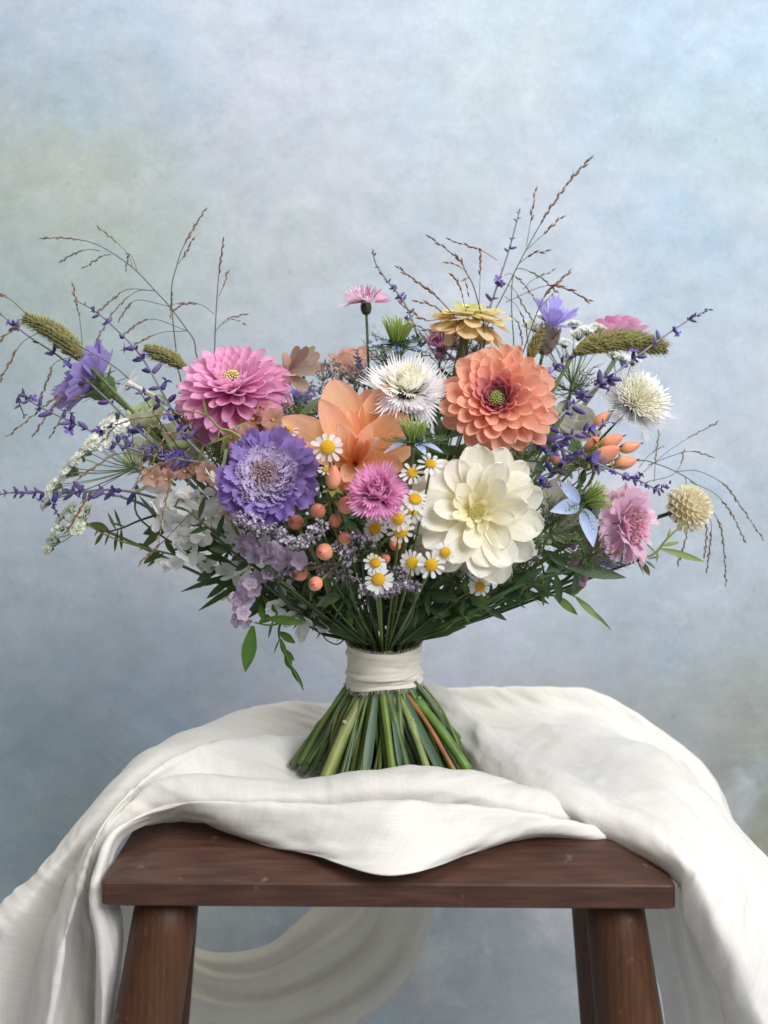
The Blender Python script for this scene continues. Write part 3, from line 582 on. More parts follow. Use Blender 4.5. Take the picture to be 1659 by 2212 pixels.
# ---- cream pompon
cpo = lambda u, v: mixc((.90, .84, .62), (1, 1, 1), min(1, v*1.4))
po = [petal('dahlia', 1.0, 0, .1, (3.4, 2.2), colf=cpo, nu=8, seed=s) for s in range(3)]
th = thing('dahlia', 'small cream pompon dahlia at the far right of the bouquet', 'dahlia', at(1486, 1098, .0), frame_of((.75, -.55, .3)))
pom = [p.mesh('petal', M_PETAL) for p in po]; Rp = mm(52, 0); nP = 120
for i in range(nP):
    t = (i+.5)/nP; zc_ = 1-1.72*t; e = math.asin(zc_); s_ = Rp*(.20+.18*min(1, t*4))
    part('petal', random.choice(pom), th, RZ(i*2.39996) @ RY(-e) @ TR(Rp*.60, 0, 0) @ RY(-.25+rnd(-.1, .1)) @ SC(Rp*.44, s_*1.02, s_*.95), jit(mixc(srgb(246, 238, 206), srgb(246, 240, 216), t), .03))
g = Geo(); g.blob(TR(0, 0, -Rp*.7) @ SC(Rp*.7, Rp*.7, Rp*1.4), srgb(214, 196, 140), None, 16, 10, lambda t: math.sqrt(max(0, 1-(2*t-1)**2))); part('core', g.mesh('core', M_PETAL), th)
calyx(th, Rp*.5, Rp*.4, srgb(84, 104, 60), 10, z0=-Rp*.45)
stem(th, at(1486, 1098, 0)-Vector((.75, -.55, .3)).normalized()*Rp*.8, (-.75, .55, -.3), .0016)
# ---- blurred pink dahlia at the back
dahlia('dahlia', 'soft pink dahlia at the back above the right foxtail spike', at(1334, 720, .13), (.05, .15, 1), mm(72, .13), 46, M_PETAL,
       (1.2, .05), [(0, .3), (.3, .7), (1, 1.05)], [(0, .18), (.3, .36), (1, .5)], lambda t: jit(mixc(srgb(232, 150, 196), srgb(226, 150, 192), t), .05),
       [petal('round', 1.0, 0, .4, (1.4, .9), colf=lambda u, v: mixc((.95, .9, .5), (1, 1, 1), min(1, v*1.8)), seed=s) for s in range(3)], rb=.12, hb=.2)
# ---- orange dahlia opening sideways
def cor(u, v):
    c = mixc((1.0, .86, .30), (1.0, .98, .84), min(1, max(0, v-.15)*1.5)); c = mixc(c, (1.0, .80, .98), min(1, max(0, v-.62)*1.5+max(0, abs(u)-.62)*.9))
    k = 1-.13*(.5+.5*math.cos(u*16))*min(1, v*2)*(1-.5*v); return (c[0], c[1]*k, c[2]*k)
orv = [petal('long', 1.0, .0, b, (p, p*.8), tipb=-.35, colf=cor, nu=14, ruf=.03, seed=s) for s, (b, p) in enumerate([(.35, 2.2), (.5, 2.5), (.2, 1.8)])]
th = thing('dahlia', 'orange and apricot dahlia with few long pointed petals behind the daisies', 'dahlia', at(768, 1002, -.06), frame_of((.12, -.72, .5)))
ob = Vector(at(768, 1002, -.06)); cO = srgb(247, 186, 146)
for tip, Wd, dY in [((722, 826), 106, -.012), ((698, 872), 74, -.045), ((610, 905), 96, -.015), ((650, 965), 70, -.03), ((846, 836), 100, -.005), ((795, 842), 80, .005), ((876, 900), 96, -.02), ((888, 958), 84, -.03), ((738, 925), 56, -.055),
                    ((798, 922), 48, -.05), ((815, 950), 48, -.055), ((858, 1006), 66, -.045), ((755, 885), 60, -.01), ((765, 948), 34, -.045), ((782, 952), 32, -.05), ((750, 1030), 50, -.045)]:
    tp = at(tip[0], tip[1], -.06+dY); d = tp-ob; L = d.length*1.03
    x = d.normalized(); up = Vector((.1, -1, .25)); y = up.cross(x).normalized(); z = x.cross(y)
    m = Matrix((x, y, z)).transposed().to_4x4(); m.translation = ob
    W_ = mm(Wd, -.08)
    part('petal', random.choice(orv).mesh('petal', M_PETAL), th, MW[th.name].inverted() @ m @ RY(.10) @ SC(L, W_, W_*.9), jit(mixc(cO, srgb(250, 206, 130), rnd(0, .7)), .05))
stem(th, ob+Vector((0, .01, -.01)), (0, .3, -1), .002)

# ---- scabiosas
def toothed(n, W, seed0, colf, b=.15, teeth=3, tooth=.13):
    return [petal('fan', W, .0, b*(1+.5*math.sin(s)), (.7, .5), nu=8, vs=[0, .25, .5, .7, .85, 1], ruf=.10, teeth=teeth, tooth=tooth, colf=colf, seed=seed0+s) for s in range(n)]
def scabiosa(label, pos, axis, R, col_out, col_in, col_eye, rings, roll=0, dome=.42, nfl=150, stem_r=.0017, group=None, vis=None):
    th = thing('scabiosa', label, 'scabiosa', pos, frame_of(axis, roll), group)
    cf = lambda u, v: mixc((.80, .76, .90), (1, 1, 1), min(1, v*1.4))
    vs_ = [p.mesh('petal', M_THIN) for p in toothed(5, .75, 3, cf)]
    for (n, r0, L, e, tint) in rings:
        for i in range(n):
            a = 2*PI*(i+.5*rnd(0, 1))/n+rnd(-.1, .1)
            m = RZ(a) @ TR(r0*R, 0, R*(.18-.30*r0)) @ RY(-e+rnd(-.32, .32)) @ RX(rnd(-.55, .55)) @ SC(L*R*rnd(.78, 1.14), L*R*rnd(.75, 1.15), L*R)
            part('petal', random.choice(vs_), th, m, jit(mixc(col_out, col_in, tint), .07))
    # dome of small tubular florets
    g = Geo(); fl = fringe(5, 2.6, .5, .9, .1)
    for i in range(nfl):
        t = math.sqrt((i+.5)/nfl); a = i*2.39996; rr = dome*R*t; z = R*(.30-.16*t*t)
        c = mixc(col_eye, col_in, min(1, max(0, (t-.22)*3.2)))
        if t < .28:
            g.blob(TR(rr*math.cos(a), rr*math.sin(a), z-.04*R) @ SC(R*.035, R*.035, R*.09), jit(c, .15), None, 5, 4)
        else:
            m = TR(rr*math.cos(a), rr*math.sin(a), z+rnd(-.03, .05)*R) @ RZ(a+rnd(-1.5, 1.5)) @ RY(-rnd(.3, 1.2)) @ SC(R*rnd(.08, .14))
            g.add(fl, m, jit(c, .16))
            if i % 3 == 0: g.tube([m @ Vector((0, 0, 0)), m @ Vector((.6, 0, .9))], R*.008, R*.012, 3, jit(mixc(c, (1, 1, 1), .4), .1))
    g.blob(TR(0, 0, -R*.1) @ SC(dome*R*.98, dome*R*.98, R*.36), mixc(col_eye, col_in, .6), mixc(col_eye, col_in, .3), 18, 8, lambda t: math.cos(t*PI/2)**.6)
    part('florets', g.mesh('florets', M_THIN), th, kind='stuff')
    calyx(th, R*.25, R*.3, srgb(100, 124, 70), 10, z0=-R*.04)
    down = -(frame_of(axis) @ Vector((0, 0, 1)))
    stem(th, Vector(pos)+down*R*.28, down, stem_r)
    return th
scabiosa('big violet scabiosa with pale lilac centre left of the daisies', at(580, 1032, -.10), (-.12, -.90, .36), mm(112, -.10), srgb(128, 82, 190), srgb(212, 192, 230), srgb(172, 124, 128),
         [(20, .34, .66, -.30, 0), (20, .40, .62, -.02, .0), (20, .38, .52, .25, .10), (26, .40, .38, .45, .3), (28, .40, .28, .65, .6), (22, .34, .24, .85, .85)], dome=.58, nfl=270)
scabiosa('pale pink scabiosa facing right beside the cream pompon', at(1352, 1132, -.03), (.72, -.62, .1), mm(100, -.03), srgb(236, 192, 216), srgb(224, 146, 176), srgb(208, 112, 142),
         [(16, .30, .66, -.65, 0), (18, .36, .62, -.2, .0), (16, .36, .56, .15, .05), (16, .30, .45, .45, .2), (12, .22, .32, .8, .5)], dome=.42, nfl=120)
# lilac scabiosa in side view, cup opens to the upper left
th = scabiosa('lilac scabiosa seen from the side on the left below the foxtail spike', at(222, 838, .02), (-.72, -.12, .60), mm(92, .02), srgb(156, 134, 214), srgb(172, 154, 222), srgb(150, 120, 160),
              [(11, .12, 1.02, .42, 0), (11, .12, .98, .62, .12), (8, .10, .8, .85, .2)], dome=.2, nfl=40, stem_r=.0019)
calyx(th, mm(34), mm(40), srgb(92, 118, 70), 12, z0=mm(14), flare=.2)
# small violet one deep behind the pink dahlia
th = thing('scabiosa', 'violet frilled petals peeping out below the brown dried flower', 'scabiosa', at(655, 872, .01), frame_of((.2, -.4, .8)))
for i in range(9): part('petal', toothed(1, .75, 30+i, None)[0].mesh('petal', M_THIN), th, RZ(i*.7) @ RY(-rnd(.3, 1.1)) @ SC(mm(42)), jit(srgb(140, 120, 214), .08))
stem(th, at(655, 876, .01), (0, 0, -1))
# blue one behind the pale pink scabiosa
th = thing('scabiosa', 'deep blue frilled flower tucked under the pale pink scabiosa', 'scabiosa', at(1318, 1185, .02), frame_of((.1, -.9, -.3)))
for i in range(12): part('petal', toothed(1, .75, 50+i, None)[0].mesh('petal', M_THIN), th, RZ(i*.55) @ RY(-rnd(-.1, .5)) @ SC(mm(46)), jit(srgb(66, 62, 150), .1))
stem(th, at(1318, 1195, .03), (-.4, .2, -1))

# ---- cornflowers and sweet sultans
def fringed_flower(name, label, cat, pos, axis, R, rings, colf, k=6, W=.8, split=.5, wid=.9, inner=None, cup=.25, stem_r=.0011, head=None, bend=.5, roll=0):
    th = thing(name, label, cat, pos, frame_of(axis, roll))
    vs_ = [fringe(k+s % 2, W, split, wid, cup, seed=s, bend=bend*(s-1.5)/2).mesh('petal', M_THIN) for s in range(5)]
    for (n, r0, L, e, je) in rings:
        for i in range(n):
            a = 2*PI*(i+rnd(0, .7))/n
            m = RZ(a) @ TR(r0*R, 0, 0) @ RY(-e+rnd(-je, je)) @ RX(rnd(-.5, .5)) @ SC(L*R*rnd(.85, 1.12), L*R*rnd(.8, 1.1), L*R)
            part('petal', random.choice(vs_), th, m, jit(colf(n, e), .05))
    if inner:
        g = Geo(); c0, c1, n, L, spr = inner
        for i in range(n):
            t = math.sqrt((i+.5)/n); a = i*2.39996; d = Vector((math.cos(a)*t*spr, math.sin(a)*t*spr, 1)).normalized()
            b = Vector((math.cos(a)*t*R*.16, math.sin(a)*t*R*.16, 0))
            p = [b, b+d*L*R*.6, b+d*L*R*rnd(.85, 1.1)+Vector((rnd(-.05, .05), rnd(-.05, .05), 0))*R]
            g.tube(catmull(p, 5), R*.024, R*.012, 4, jit(c0, .05), jit(c1, .05))
        part('stamens', g.mesh('stamens', M_BUD), th, kind='stuff')
    # scaly egg shaped involucre
    hc = head or srgb(92, 104, 64); g = Geo(); h = R*.52
    g.blob(TR(0, 0, -h) @ SC(R*.2, R*.2, h*1.1), hc, hc, 10, 6, lambda t: math.sin(PI*(.12+.72*t))**.8)
    sc_ = petal('ovate', .7, 0, .3, (.8, .5), nu=2, vs=[0, .4, .75, 1])
    for i in range(30):
        t = (i+.5)/30; a = i*2.39996; r = R*.2*math.sin(PI*(.12+.72*t))**.8
        g.add(sc_, RZ(a) @ TR(r*.95, 0, -h+h*t) @ RY(-1.25) @ SC(R*.15), jit(hc, .2))
    g2_ = Geo(); g2_.blob(TR(0, 0, -R*.06) @ SC(R*.24, R*.24, R*.30), jit(colf(1, 1.2), .03), None, 12, 6, lambda t: math.cos(t*PI/2)**.6); part('heart', g2_.mesh('heart', M_THIN), th)
    part('involucre', g.mesh('involucre', M_LEAF), th)
    down = -(frame_of(axis) @ Vector((0, 0, 1)))
    stem(th, Vector(pos)+down*h*.95, down, stem_r)
    return th
PK = srgb(240, 148, 206)
fringed_flower('cornflower', 'bright pink cornflower in the middle left of the white dahlia', 'cornflower', at(816, 1064, -.125), (.0, -.86, .5), mm(70, -.12),
               [(13, .14, .98, -.02, .25), (13, .14, .96, .32, .25), (13, .12, .90, .65, .25), (12, .1, .78, 1.0, .2), (8, .05, .66, 1.35, .15)], lambda n, e: mixc(PK, srgb(240, 154, 208), rnd(0, 1)), 6, 1.0, .55, .95,
               inner=(srgb(206, 84, 150), srgb(150, 56, 112), 18, .62, .6))
fringed_flower('cornflower', 'pink and white cornflower standing above the nigella at the top', 'cornflower', at(790, 652, .03), (-.05, -.25, .97), mm(60, .03),
               [(9, .1, 1.05, .05, .2), (8, .1, .95, .35, .25), (6, .08, .75, .8, .2)], lambda n, e: random.choice([srgb(246, 226, 240), srgb(236, 170, 208), srgb(244, 214, 234)]), 5, .75, .55, 1.0,
               inner=(srgb(214, 110, 160), srgb(176, 76, 124), 16, .6, 1.0), head=srgb(70, 74, 56))
fringed_flower('cornflower', 'dusky mauve cornflower partly hidden left of the zinnia stem', 'cornflower', at(955, 752, .06), (.1, -.5, .8), mm(60, .06),
               [(9, .1, 1.0, .15, .25), (8, .1, .8, .6, .25)], lambda n, e: random.choice([srgb(206, 140, 186), srgb(176, 104, 154)]), 6, .8, .5, .8,
               inner=(srgb(150, 60, 116), srgb(120, 50, 90), 40, .7, 1.2))
wf = lambda n, e: mixc(srgb(250, 246, 250), srgb(250, 248, 222), max(0, min(1, e-.2)))
fringed_flower('sweet_sultan', 'white feathery sweet sultan in the middle touching the peach dahlia', 'sweet sultan', at(878, 842, -.055), (.06, -.62, .74), mm(88, -.05),
               [(17, .16, 1.04, -.48, .25), (19, .16, 1.06, -.05, .25), (17, .16, .96, .33, .25), (14, .14, .78, .72, .2), (14, .12, .66, 1.0, .2), (12, .08, .60, 1.25, .2), (8, .03, .55, 1.45, .1)], wf, 6, .80, .56, .80, bend=.6)
fringed_flower('sweet_sultan', 'white feathery sweet sultan on the right with pale yellow middle', 'sweet sultan', at(1372, 872, .015), (.34, -.72, .52), mm(86, .015),
               [(14, .16, 1.08, -.35, .3), (12, .16, 1.05, .0, .3)], lambda n, e: srgb(250, 248, 252), 8, .62, .40, .5, bend=.6,
               inner=(srgb(246, 240, 196), srgb(254, 253, 246), 230, .74, 1.6))
# ---- zinnia
th = thing('zinnia', 'lime and apricot zinnia seen from below at the top', 'zinnia', at(1014, 692, .0), frame_of((.10, -.05, 1), .4))
Rz_ = mm(92, 0)
zc = lambda u, v: mixc((.95, 1.0, .72), (1, 1, 1), min(1, v*1.3))
zm = [petal('round', .62, .0, b, (.6, .25), colf=zc, ruf=.04, seed=s, nu=6).mesh('petal', M_PETAL) for s, b in enumerate([-.45, -.2, -.6, .1])]
for (n, r0, L, e, z, t) in [(15, .2, .84, -.34, -.04, 0), (15, .2, .82, .0, .02, .2), (13, .18, .70, .22, .08, .45), (12, .16, .52, .42, .13, .75), (10, .12, .36, .7, .17, 1)]:
    for i in range(n):
        part('petal', random.choice(zm), th, RZ(2*PI*(i+rnd(0, .5))/n) @ TR(r0*Rz_, 0, z*Rz_) @ RY(-e+rnd(-.2, .2)) @ RX(rnd(-.25, .25)) @ SC(L*Rz_, L*Rz_*rnd(.85, 1.05), L*Rz_), jit(mixc(srgb(240, 206, 146), srgb(226, 226, 136), t), .06))
dome_eye(th, Rz_*.17, Rz_*.10, srgb(160, 180, 70), srgb(180, 110, 80), 40, z=Rz_*.2, sz=.16)
calyx(th, Rz_*.22, Rz_*.24, srgb(86, 104, 50), 10, z0=Rz_*.02)
stem(th, at(1008, 710, .0), (-.22, 0, -1), .0040, color=srgb(96, 110, 62))
# ---- cupid's dart
th = thing('cupids_dart', 'violet blue flower with papery cup beside the right foxtail spike', 'flower', at(1190, 706, .02), frame_of((.22, -.42, .88)))
Rc = mm(72, .02)
cm = [petal('fan', .40, 0, .18, (.9, .5), nu=8, vs=[0, .25, .5, .7, .85, .93, 1], teeth=3, tooth=.16, seed=s, colf=lambda u, v: mixc((.62, .5, .8), (1, 1, 1), min(1, v*2.2))).mesh('petal', M_THIN) for s in range(3)]
for i in range(11):
    part('petal', random.choice(cm), th, RZ(2*PI*i/11+rnd(-.12, .12)) @ TR(Rc*.06, 0, 0) @ RY(-rnd(.28, .85)) @ SC(Rc*rnd(.9, 1.08), Rc*1.1, Rc), jit(srgb(158, 138, 232), .06))
for i in range(7):
    part('petal', random.choice(cm), th, RZ(2*PI*i/7+.3) @ RY(-rnd(.9, 1.2)) @ SC(Rc*.6, Rc*.7, Rc*.6), jit(srgb(140, 118, 218), .08))
g = Geo()
for i in range(14):
    a = i*2.4; d = Vector((math.cos(a)*.5, math.sin(a)*.5, 1)).normalized()
    g.tube([Vector((0, 0, 0)), d*Rc*.42], Rc*.016, Rc*.02, 4, srgb(50, 40, 90), srgb(190, 170, 90))
part('stamens', g.mesh('stamens', M_BUD), th)
g = Geo(); sc_ = petal('ovate', .8, 0, .25, (1.0, .6), nu=4, vs=[0, .3, .6, .85, 1]); me = sc_.mesh('bract', M_THIN)
for i in range(34):
    t = (i+.5)/34; a = i*2.39996; r = mm(28)*math.sin(PI*(.14+.62*t))**.8
    part('bract', me, th, RZ(a) @ TR(r*.9, 0, -mm(70)+mm(62)*t) @ RY(-1.35) @ SC(mm(24)), jit(srgb(176, 156, 140), .14))
g.blob(TR(0, 0, -mm(72)) @ SC(mm(24), mm(24), mm(74)), srgb(150, 132, 112), None, 10, 6, lambda t: math.sin(PI*(.1+.7*t))**.8)
part('cup', g.mesh('cup', M_LEAF), th)
stem(th, at(1172, 768, .02), (-.15, 0, -1), .0013)

# ================================================================== smaller flowers
def aim(x, up=(0, -1, .3)):
    x = Vector(x).normalized(); y = Vector(up).cross(x)
    if y.length < 1e-4: y = Vector((0, 1, 0)).cross(x)
    y.normalize(); z = x.cross(y); return Matrix((x, y, z)).transposed().to_4x4()
def pw(pts, Y0, Y1=None):
    Y1 = Y0 if Y1 is None else Y1; n = max(1, len(pts)-1)
    return [at(p[0], p[1], p[2] if len(p) > 2 else lerp(Y0, Y1, i/n)) for i, p in enumerate(pts)]

# ---- small white daisies (feverfew)
dm = [petal('strap', .52, .0, b, (.5, .4), nu=4, vs=[0, .3, .6, .82, .94, 1], seed=s).mesh('petal', M_PETAL) for s, b in enumerate([-.15, .05, -.3])]
g = Geo(); nD = 90
g.blob(TR(0, 0, -.25) @ SC(.92, .92, .9), srgb(214, 160, 20), srgb(226, 178, 40), 14, 7, lambda t: math.sin(PI*min(1, t*.9+.1))**.55)
for i in range(nD):
    t = math.sqrt((i+.5)/nD); a = i*2.39996; g.blob(TR(.92*t*math.cos(a), .92*t*math.sin(a), .05+.55*math.sqrt(max(0, 1-t*t))) @ RZ(a) @ RY(t*1.1) @ SC(.075, .075, .14), mixc(srgb(222, 178, 40), srgb(232, 190, 36), t), srgb(240, 204, 60), 4, 3)
disc_me = g.mesh('disc', M_BUD)
def daisy(label, px, py, Y, ax, r=32, n=None):
    th = thing('daisy', label, 'daisy', at(px, py, Y), frame_of(ax, rnd(0, 6)), 'small white daisies in the bouquet')
    R = mm(r, Y); n = n or random.choice([10, 11, 12, 13, 14, 15]); dr = rnd(-.1, .35); ds = rnd(.42, .52)
    for i in range(n):
        part('petal', random.choice(dm), th, RZ(2*PI*i/n+rnd(-.1, .1)) @ TR(R*.36, 0, 0) @ RY(dr+rnd(-.2, .25)) @ RX(rnd(-.35, .35)) @ SC(R*rnd(.54, .72), R*rnd(.48, .68), R*.6), jit(srgb(244, 243, 240), .02))
    part('disc', disc_me, th, SC(R*ds, R*ds, R*rnd(.38, .62)))
    g = Geo(); g.blob(TR(0, 0, -R*.30) @ SC(R*.40, R*.40, R*.3), srgb(106, 124, 66), None, 8, 5); part('calyx', g.mesh('calyx', M_LEAF), th)
    stem(th, at(px, py, Y)+Vector((0, .004, -.004)), -(Vector(ax)), .0008, color=srgb(110, 126, 66), rb=.0016)
F = (0, -.9, .35)
for (lb, px, py, Y, ax, r) in [
    ('white daisy above the violet scabiosa against the orange dahlia', 708, 967, -.125, (.05, -.92, .35), 36),
    ('white daisy at the upper left edge of the creamy dahlia', 930, 1003, -.13, (.05, -.72, .68), 29),
    ('white daisy just right of the pink cornflower top', 891, 1022, -.128, (.0, -.8, .55), 28),
    ('white daisy touching the right side of the pink cornflower', 897, 1079, -.13, (.2, -.75, .6), 29),
    ('dull shaded daisy behind the daisies beside the creamy dahlia', 889, 1103, -.105, (.1, -.9, .2), 30),
    ('upper daisy of the overlapping pair below the pink cornflower', 861, 1121, -.135, (-.1, -.95, .15), 29),
    ('lower daisy of the overlapping pair below the pink cornflower', 866, 1147, -.128, (.1, -.9, -.1), 31),
    ('daisy half covered by lilac sprays under the pink cornflower', 810, 1142, -.115, (0, -.95, .2), 28),
    ('left daisy of the trio under the creamy dahlia', 891, 1216, -.13, (-.05, -.98, .1), 29),
    ('largest middle daisy of the trio under the creamy dahlia', 932, 1220, -.138, (.0, -.97, .2), 32),
    ('tilted right daisy of the trio under the creamy dahlia', 961, 1193, -.135, (.35, -.9, .05), 27),
    ('small daisy next to a peach berry left of the trio', 811, 1217, -.125, (.05, -.75, .6), 27),
    ('lowest daisy just above the lilac spray', 818, 1252, -.13, (-.05, -.88, .4), 32),
    ('shaded daisy under the lowest petals of the creamy dahlia', 1037, 1266, -.085, (.1, -.95, -.15), 27),
    ('daisy peeping out above the violet scabiosa', 622, 932, -.075, (-.1, -.75, .6), 26),
    ('small side-on daisy beside the tall peach berry', 704, 1016, -.115, (.1, -.35, .9), 20),
    ('shaded daisy hanging under the pink cornflower', 818, 1113, -.105, (.1, -.9, .1), 27)]:
    daisy(lb, px, py, Y, ax, r)

# ---- hypericum berries
def berry_mesh(el):
    g = Geo(); c0 = srgb(234, 182, 126); c1 = srgb(222, 122, 104)
    g.blob(Matrix.Identity(4), c0, c1, 16, 12, lambda t: .5/el*math.sin(PI*min(1, t**.86))**.66*(1-.12*t))
    return g.mesh('berry', M_BERRY)
B1, B2 = berry_mesh(1.12), berry_mesh(1.75)
g = Geo(); g.blob(TR(0, 0, -.05) @ SC(.03, .03, .16), srgb(60, 36, 26), None, 5, 4)
for i in range(3): g.tube([Vector((0, 0, .05)), Vector((.06*math.cos(i*2.1), .06*math.sin(i*2.1), .14))], .012, .006, 4, srgb(60, 36, 26))
TIP = g.mesh('tip', M_BUD)
sep = petal('ovate', .6, .0, -.5, (.5, .3), nu=3, vs=[0, .35, .7, 1]); g = Geo()
for i in range(5): g.add(sep, RZ(i*1.257) @ RY(-.1) @ SC(.42))
SEPAL = g.mesh('sepals', M_LEAF)
def hypericum(label, node, items, Y):
    th = thing('hypericum_sprig', label, 'berries', at(*node, Y+.02))
    base = at(*node, Y+.02)
    for (px, py, r, ax, el, dY, tint) in items:
        c = at(px, py, Y+dY); L = 2*mm(r, Y)*(1.06 if el == 1 else 1.5); a = Vector(ax).normalized()
        b0 = c-a*L*.5; me = B1 if el == 1 else B2
        m = Matrix.Translation(b0-base) @ frame_of(a, rnd(0, 6)) @ SC(L*rnd(.9, 1.06), L*rnd(.9, 1.06), L*rnd(.95, 1.08))
        bo = part('berry', me, th, m, jit(tint, .05))
        part('tip', TIP, bo, TR(0, 0, .97)); part('sepals', SEPAL, bo, TR(0, 0, .0), jit(srgb(150, 152, 78), .1))
        g = Geo(); g.tube(catmull([b0, b0-a*mm(14), b0.lerp(base, .6)+Vector((0, .004, 0)), base], 8), mm(2.6), mm(3), 6, srgb(134, 136, 74)); worldpart('stalk', g, M_STEM, th)
    stem(th, base, (0, .2, -1), .0013)
P0, P1 = (1, 1, 1), (.96, 1.0, .95)
hypericum('peach berries around the tall one between violet scabiosa and pink cornflower', (716, 1085), [(720, 1030, 20, (.05, -.35, .9), 2, -.01, P0), (687, 1104, 19, (.3, -.8, .3), 1, 0, P1), (748, 1090, 21, (.1, -.7, .5), 1, -.01, P0), (744, 1048, 15, (.1, -.3, .9), 1, .01, P0), (638, 1128, 19, (-.2, -.9, .1), 1, .02, (.9, .85, .85)), (760, 1075, 16, (.2, -.5, .8), 1, .02, P0)], -.105)
hypericum('round peach berries among lilac sprays below the pink cornflower', (740, 1215), [(724, 1124, 16, (.0, -.6, .8), 1, 0, P0), (745, 1161, 17, (0, -.6, .75), 1, -.005, P0), (700, 1192, 21, (-.25, -.9, .1), 1, -.01, P1), (681, 1261, 17, (-.1, -.95, .1), 1, -.01, (1, 1.12, 1.05)), (648, 1240, 18, (-.3, -.8, -.1), 1, .02, (.9, .9, .85)), (854, 1177, 17, (.1, -.7, -.3), 1, .01, P0), (832, 1207, 14, (.2, -.8, .1), 1, .01, P0)], -.105)
hypericum('long salmon berries pointing right below the right sweet sultan', (1290, 1005), [(1320, 953, 18, (.75, -.3, .35), 2, 0, P0), (1308, 982, 24, (.6, -.4, .4), 2, -.01, P0), (1360, 966, 16, (.9, -.2, .3), 2, .0, P0), (1352, 999, 18, (.9, -.3, .25), 2, -.01, P0), (1298, 905, 15, (.6, -.2, .6), 2, .02, P0), (1278, 962, 17, (.3, -.5, .6), 2, .01, P0), (1199, 990, 14, (-.2, -.6, .6), 1, .01, P0)], -.02)

# ---- nigella
def nigella(label, px, py, Y, ax, pet, s=1.0, tuft=55, roll=0):
    th = thing('nigella', label, 'nigella', at(px, py, Y), frame_of(ax, roll)); u = mm(1, Y)*s
    pm = petal('ovate', .52, .0, -.3, (1.4, .8), nu=6, colf=lambda a, v: mixc(mixc((.86, .92, 1.0), (1, 1, 1), v), (.70, .74, .95), .5*max(0, 1-abs(a)*4)), seed=2).mesh('petal', M_THIN)
    for (a, e, L) in pet:
        part('petal', pm, th, RZ(math.radians(a)) @ TR(u*8, 0, 0) @ RY(-math.radians(e)) @ SC(u*L, u*L*.95, u*L), jit(srgb(184, 206, 248), .05))
    g = Geo(); gc = srgb(142, 164, 76)
    for i in range(44):
        t = math.sqrt((i+.5)/44); a = i*2.39996; d = Vector((math.cos(a)*t*.55, math.sin(a)*t*.55, 1)).normalized(); b = Vector((math.cos(a)*t*u*11, math.sin(a)*t*u*11, 0))
        L = u*tuft*rnd(.75, 1.05)
        g.tube(catmull([b, b+d*L*.5, b+d*L*.85, b+d*L+Vector((math.cos(a), math.sin(a), 0))*u*5*rnd(0, 1.5)], 7), u*2.2, u*.8, 4, jit(gc, .15), jit(srgb(176, 192, 110), .15))
    part('pistils', g.mesh('pistils', M_LEAF), th, kind='stuff')
    g = Geo()
    for i in range(40):
        a = i*2.39996; rr = u*(14+8*rnd(0, 1)); p = Vector((math.cos(a)*rr, math.sin(a)*rr, u*rnd(-4, 8)))
        g.tube([Vector((0, 0, 0)), p], u*.8, u*.6, 3, srgb(80, 110, 80)); g.blob(TR(*p) @ RY(rnd(0, 3)) @ SC(u*2.6, u*2.6, u*8), jit(srgb(46, 66, 66), .2), None, 5, 4)
    part('anthers', g.mesh('anthers', M_BUD), th, kind='stuff')
    g = Geo()
    for i in range(22):                   # thread-like forked bracts
        a = i*2.39996; el = rnd(-.5, .35); d = Vector((math.cos(a)*math.cos(el), math.sin(a)*math.cos(el), math.sin(el))); L = u*rnd(45, 78); b = Vector((0, 0, -u*6))
        P = catmull([b, b+d*L*.5+Vector((0, 0, u*4)), b+d*L+Vector((0, 0, u*rnd(0, 16)))], 8); c = jit(srgb(104, 122, 78), .2)
        g.tube(P, u*1.3, u*.5, 3, c)
        for k in range(2, 8):
            for sgn in (-1, 1):
                sd = d.cross(Vector((0, 0, 1))).normalized()*sgn; q = P[k]; l2 = L*rnd(.14, .34)
                g.tube([q, q+(d*.7+sd*.6+Vector((0, 0, rnd(-.2, .5))))*l2*.6, q+(d*.9+sd*.6+Vector((0, 0, rnd(-.1, .7))))*l2], u*.8, u*.35, 3, c)
    part('bracts', g.mesh('bracts', M_LEAF), th, kind='stuff')
    dn = -Vector(ax).normalized(); stem(th, at(px, py, Y)+dn*u*8, dn, .0013, color=srgb(106, 124, 86))
nigella('pale blue nigella with green tuft at the top under the pink and white cornflower', 858, 742, .0, (.08, -.28, .96), [(-95, -35, 44), (-160, 5, 60), (-20, 2, 58), (60, 5, 50), (140, 5, 50)], 1.0, 60)
nigella('pale blue nigella with green tuft between peach dahlia and orange dahlia', 893, 955, -.115, (.04, -.25, .97), [(-165, -12, 66), (-20, -4, 66), (-60, -8, 50), (60, 0, 50), (130, 0, 50)], .95, 58)
nigella('pale blue nigella leaning right between creamy dahlia and pale pink scabiosa', 1262, 1086, -.055, (.78, -.40, .42), [(0, 0, 0.1)], 1.0, 56)
ng = [o for o in COL.objects if o.get('label', '').startswith('pale blue nigella leaning')][0]
pmn = petal('ovate', .46, .0, -.25, (1.7, 1.0), nu=6, colf=lambda a, v: mixc(mixc((.86, .92, 1.0), (1, 1, 1), v), (.70, .74, .95), .5*max(0, 1-abs(a)*4)), seed=2).mesh('petal', M_THIN)
for q in [(1210, 1040, -.07), (1198, 1100, -.085), (1284, 1172, -.09), (1300, 1050, -.02)]:
    b = at(1258, 1090, -.058); d = at(*q)-b
    part('petal', pmn, ng, MW[ng.name].inverted() @ (Matrix.Translation(b+d*.12) @ aim(d) @ SC(d.length*.86, d.length*.8, d.length)), jit(srgb(188, 208, 250), .04))

